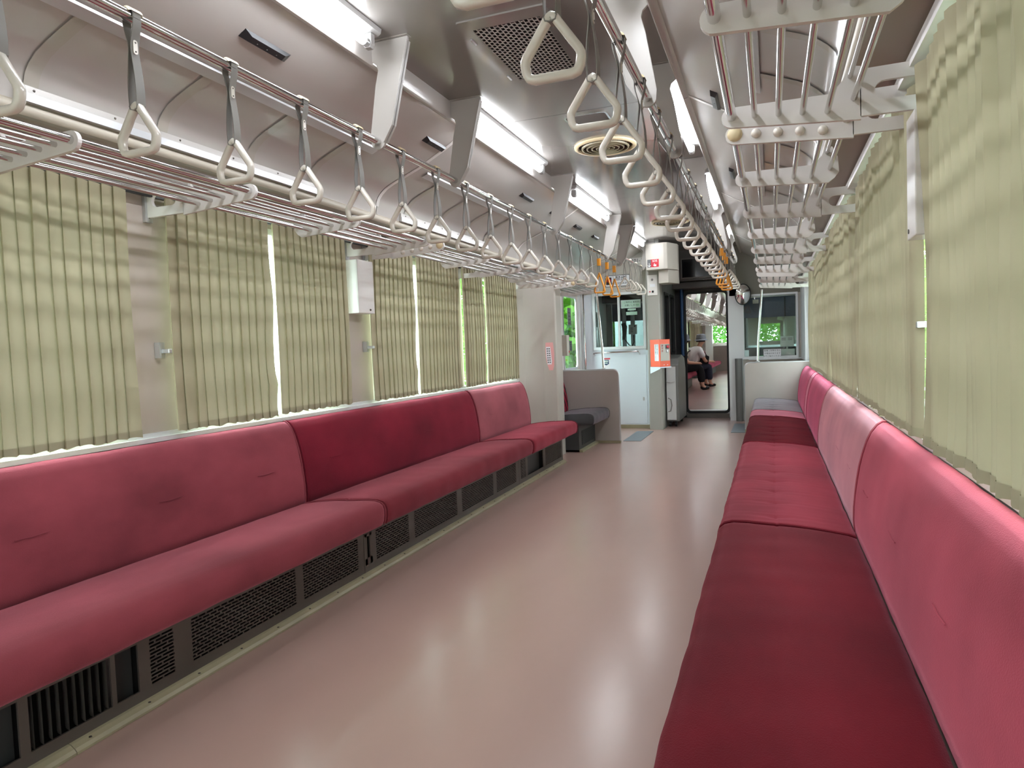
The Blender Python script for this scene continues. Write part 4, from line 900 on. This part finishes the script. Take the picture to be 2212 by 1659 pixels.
box(-.53, .53, NB + .06, NE, 2.225, 2.237).build('ceiling_panel', 'ceiling_gloss', c2)
for sx in (-1, 1):
    B().strip(COVE[8:], [NB + .06, NE], sx).build('cove_panel', 'cove_satin', c2, smooth=50, closed=False); B().strip(COVE[:9], [NB + .06, NE], sx).build('fascia', 'fascia_cream', c2, smooth=60, closed=False)
b = B()
for x0, x1, z0, z1 in ((-1.36, 1.36, 0, .98), (-1.36, 1.36, 1.62, 2.3), (-1.36, -1.2, .98, 1.62), (-.45, .45, .98, 1.62), (1.2, 1.36, .98, 1.62)): b.box(x0, x1, NE, NE + .05, z0, z1)
b.build('wall_coupled_car_end', 'panel_grey', kind='structure')
for a, c, l_ in ((12.6, 13.7, 'nearest'), (15.6, 16.7, 'second'), (18.6, 19.7, 'third'), (21.6, 22.7, 'farthest')):
    for sx in (-1, 1): lamp(sx, a, c, '%s ceiling tube light of the coupled car, %s row' % (l_, SIDE[sx]), 'ceiling tube lights of the coupled car')
r = empty('handrail', (-RX, 18, RZ), 'chrome strap rail seen through the gangway in the coupled car', 'rail')
B().tube([(-RX, 12.2, RZ), (-RX, 25.5, RZ)], RR, 10).build('rail', 'chrome', r, smooth=True)
for y in (12.5, 13.8, 15.5, 16.9, 18.5, 19.8, 21.5, 22.9, 24.6): rail_bracket(r, -1, y)
for k in range(36): place_strap('white', -RX, 12.7 + .33 * k, RZ, 'white grab handle in the row seen through the gangway, coupled car', 'grab handles of the coupled car')
rk = empty('luggage_rack', (-1.05, 18, 1.55), 'overhead luggage rack in the coupled car beyond the gangway', 'luggage rack')
for i, (x, z, rr) in enumerate(RODS): B().tube([(-x, 12.6, z), (-x, 24.2, z)], rr, 8).build('rod', 'satin_rod', rk, smooth=True)
for k in range(9): rack_bracket(rk, -1, 12.8 + 1.3 * k, k % 2 == 0)
bench(-1, 13.2, 16.75, 13.2, 16.75, 'plush_rose', 'plush_rose', 'rose bench seat in the coupled car where two people sit', 21)
bench(-1, 20.4, 24.2, 20.4, 24.2, 'plush_pink', 'plush_rose', 'far rose bench seat in the coupled car behind the two people', 22)
for a, c, l_ in ((13.2, 16.75, 'seated people'), (20.4, 24.2, 'far bench')): box(-1.29, -.875, a, c, .01, .27).build('bench_base', 'base_charcoal', label='dark bench base under the %s in the coupled car' % l_, cat='seat base')
curtain(-1, 20.0, 23.7, 'olive pleated curtain in the coupled car behind the people', 300, .08, group='curtains of the coupled car'); curtain(-1, 14.1, 18.3, 'olive pleated curtain beside the gangway view in the coupled car', 301, .09, group='curtains of the coupled car')
B().prism([(-1.29, 24.3), (-1.2, 24.3), (-1.0, 24.6), (-1.0, 24.95), (-1.29, 24.95)], 'z', 0, 1.70).build('door_post', 'pillar_beige', label='beige post at the far end of the coupled car', cat='post')
pt = empty('seat_partition', (-.9, 25.2, 0), 'brown-grey end board in the coupled car', 'partition'); box(-1.29, -.2, 25.2, 25.24, 0, .86).build('board', 'panel_grey', pt); box(-1.29, -.19, 25.19, 25.25, .86, .885).build('edge_trim', 'alu', pt)

# two seated people in the coupled car
def skin_mesh(name, chains, m, parent, sub=1):
    """chains: list of lists of (x,y,z,radius) joined where first points coincide"""
    verts = []; edges = []; rad = []
    def idx(p):
        for i, q in enumerate(verts):
            if (Vector(q) - Vector(p[:3])).length < 1e-4: return i
        verts.append(p[:3]); rad.append(p[3]); return len(verts) - 1
    for ch in chains:
        pr = None
        for p in ch:
            i = idx(p)
            if pr is not None: edges.append((pr, i))
            pr = i
    off = Vector((0, 0, 0)); q = parent
    while q is not None: off += q.location; q = q.parent
    me = bpy.data.meshes.new(name); me.from_pydata([tuple(Vector(v) - off) for v in verts], edges, []); me.materials.append(MATS[m])
    o = bpy.data.objects.new(name, me); COL.objects.link(o); o.parent = parent
    md = o.modifiers.new('Skin', 'SKIN'); md.use_smooth_shade = True
    for i, r_ in enumerate(rad): me.skin_vertices[0].data[i].radius = (r_, r_)
    me.skin_vertices[0].data[0].use_root = True
    ss = o.modifiers.new('Sub', 'SUBSURF'); ss.levels = sub; ss.render_levels = sub
    return o
def person(px, py, lab, turn, lean, top, legs, hat, bag, foot):
    """seated at (px,py); turn: body yaw (0 = facing +x)"""
    f = Vector((math.cos(turn), math.sin(turn), 0)); l = Vector((-f.y, f.x, 0)); up = Vector((0, 0, 1))
    root = empty('person', (px, py, 0), lab, 'person')
    hip = Vector((px, py, .47)); ch = hip + f * (lean * .30) + up * .30; nk = hip + f * (lean * .52) + up * .46; hdc = nk + f * .05 + up * .13
    def V(p, r_): return (p.x, p.y, p.z, r_)
    body = [[V(hip, .12), V(hip + f * lean * .12 + up * .15, .115), V(ch, .125), V(nk, .055), V(nk + f * .02 + up * .05, .05), V(hdc - up * .04 + f * .01, .075), V(hdc + up * .05, .082)]]
    shirt = [[V(hip + up * .02, .145), V(hip + f * lean * .12 + up * .15, .14), V(ch, .15), V(nk - up * .03, .085)]]
    trs = []; 
    for s_ in (-1, 1):
        sh = ch + l * s_ * .16 + up * .08; el = sh + f * .10 - up * .25 + l * s_ * .05; wr_ = el + f * .20 - up * .02 - l * s_ * .08
        body.append([V(ch, .125), V(sh, .055), V(el, .04), V(wr_, .028), V(wr_ + f * .06 - l * s_ * .01, .026), V(wr_ + f * .11 - up * .02, .016)])
        body.append([V(wr_ + f * .06 - l * s_ * .01, .026), V(wr_ + f * .09 + l * s_ * -.03 + up * .01, .011)])
        shirt.append([V(ch, .15), V(sh, .078), V(sh + (el - sh) * .75, .07)])
        hp = hip + l * s_ * .09; kn = hp + f * .40 + up * .02; an = Vector((kn.x + f.x * foot, kn.y + f.y * foot, .085)); toe = an + f * .15 - up * .055
        body.append([V(hip, .12), V(hp, .085), V(kn, .06), V(an, .04), V(an + f * .05 - up * .04, .04), V(toe, .03)])
        trs.append([V(hip, .13), V(hp, .105), V(kn, .082), V(kn + (an - kn) * .55, .075), V(kn + (an - kn) * .86, .07)])
        skin_mesh('shoe', [[V(an + f * -.03 - up * .045, .04), V(an + f * .06 - up * .045, .043), V(toe + up * .012, .032)]], 'shoe_black', root)
    skin_mesh('body', body, 'skin', root); skin_mesh('shirt', shirt, top, root); skin_mesh('trousers', trs, legs, root)
    hc = hdc + up * .05; ht = B().lathe([(.150, -.045), (.145, -.035), (.112, -.005), (.110, .03), (.098, .085), (.06, .108), (.001, .112)], (hc.x, hc.y, hc.z), 'z', 24, cap=False).build('hat', hat, root, smooth=True, closed=False)
    B().lathe([(.096, -.075), (.105, -.03), (.108, .0)], (hc.x - f.x * .012, hc.y - f.y * .012, hc.z), 'z', 18, cap=False).build('hair', 'top_dark', root, smooth=True, closed=False)
    ey = hdc + f * .078; 
    for s_ in (-1, 1): B().lathe([(.0005, -.009), (.007, -.005), (.009, 0), (.007, .005), (.0005, .009)], tuple(ey + l * s_ * .032 + up * .005), 'z', 8).build('eye', 'ink_black', root)
    B().tube([tuple(ey + up * .0), tuple(ey + f * .02 - up * .03), tuple(ey - up * .04)], [.006, .012, .006], 6).build('nose', 'skin', root, smooth=True)
    if bag:
        pts = [ch + up * .10 + l * .12 + f * .0, ch + up * .05 + l * .08 - f * .155, hip + up * .18 - l * .02 - f * .15, hip + up * .06 - l * .13 - f * .09, hip + up * .02 - l * .20 + f * .05]
        B().tube([tuple(p) for p in pts], .012, 6).build('bag_strap', 'trouser_black', root)
    return root, hip, f, l
pA, hipA, fA, lA = person(-.82, 16.15, 'seated person in white shirt and grey bucket hat turned away, beyond the gangway', math.radians(38), .42, 'shirt_white', 'denim', 'hat_grey', True, .02)
q = hipA + fA * .24 - lA * .12
hb = empty('handbag', (q.x, q.y, .52), 'black handbag on the lap of the person in white', 'bag')
B().prism([(q.x - .11, .54), (q.x + .11, .54), (q.x + .13, .70), (q.x + .05, .74), (q.x - .05, .73), (q.x - .13, .71)], 'y', q.y - .05, q.y + .05).build('bag_body', 'trouser_black', hb, bevel=.02)
B().tube([(q.x - .07, q.y, .72), (q.x - .03, q.y, .80), (q.x + .03, q.y, .80), (q.x + .07, q.y, .73)], .008, 6).build('bag_handle', 'trouser_black', hb)
person(-.95, 15.35, 'person in dark clothes and hat seated nearest, mostly hidden by the gangway frame', math.radians(12), .05, 'top_dark', 'trouser_black', 'hat_grey', False, .03)

# ------------------------------------------------------------------ outside
box(-60, 60, -40, 90, -1.3, -1.2).build('ground', 'ground_green', kind='structure')
def tree(x, y, h, r_, n, m, label, seed):
    rnd = random.Random(seed); t = empty('tree', (x, y, -1.2), label, 'tree', 'trees outside the train')
    B().tube([(x, y, -1.2), (x + .1, y, h * .3), (x, y + .1, h * .7)], [.16, .12, .05], 8).build('trunk', 'bark', t, smooth=True)
    b = B()
    for _ in range(n):
        while True:
            u = Vector((rnd.uniform(-1, 1), rnd.uniform(-1, 1), rnd.uniform(-1, 1)))
            if .25 < u.length < 1: break
        c = Vector((x + u.x * r_, y + u.y * r_, -.8 + h * .5 + u.z * h * .58)); a = Vector((rnd.gauss(0, 1), rnd.gauss(0, 1), rnd.gauss(0, .6))).normalized(); w = a.cross(Vector((rnd.gauss(0, 1), rnd.gauss(0, 1), rnd.gauss(0, 1)))).normalized(); L = rnd.uniform(.08, .17)
        b.add([tuple(c - a * L), tuple(c + w * L * .45), tuple(c + a * L), tuple(c - w * L * .45)], [(0, 1, 2, 3)])
    b.build('foliage', m, t, closed=False, kind='stuff')
for i, (x, y, h, r_, m) in enumerate(((-3.4, 12.0, 4.6, 1.5, 'leaf_green'), (-3.6, 15.6, 4.4, 1.6, 'leaf_dark'), (-3.3, 19.2, 4.8, 1.6, 'leaf_green'), (3.0, 15, 4.2, 1.5, 'leaf_green'), (3.1, 19, 4.6, 1.5, 'leaf_dark'), (3.1, 24, 4.4, 1.5, 'leaf_green'), (1.9, 32, 5, 2.2, 'leaf_green'), (-2.9, 33, 5, 2.2, 'leaf_dark'), (4.9, 5.2, 4.2, 1.3, 'leaf_dark'), (-5.6, 3.0, 4.4, 1.4, 'leaf_dark'))):
    tree(x, y, h, r_, 6500 if i in (0, 1, 6, 7) else 3000, m, ['bright green', 'darker green', 'tall bright green', 'bright green', 'darker green', 'farther bright green', 'distant bright green', 'distant dark green', 'dark green', 'dark green'][i] + ' leafy tree outside ' + ['the left door window', 'behind the tree by the left door', 'left of the coupled car', 'right of the coupled car near its front', 'right of the coupled car middle', 'right of the coupled car end', 'past the coupled car on its right', 'past the coupled car on its left', 'the right windows beside the benches', 'the left windows beside the benches'][i], 500 + i)
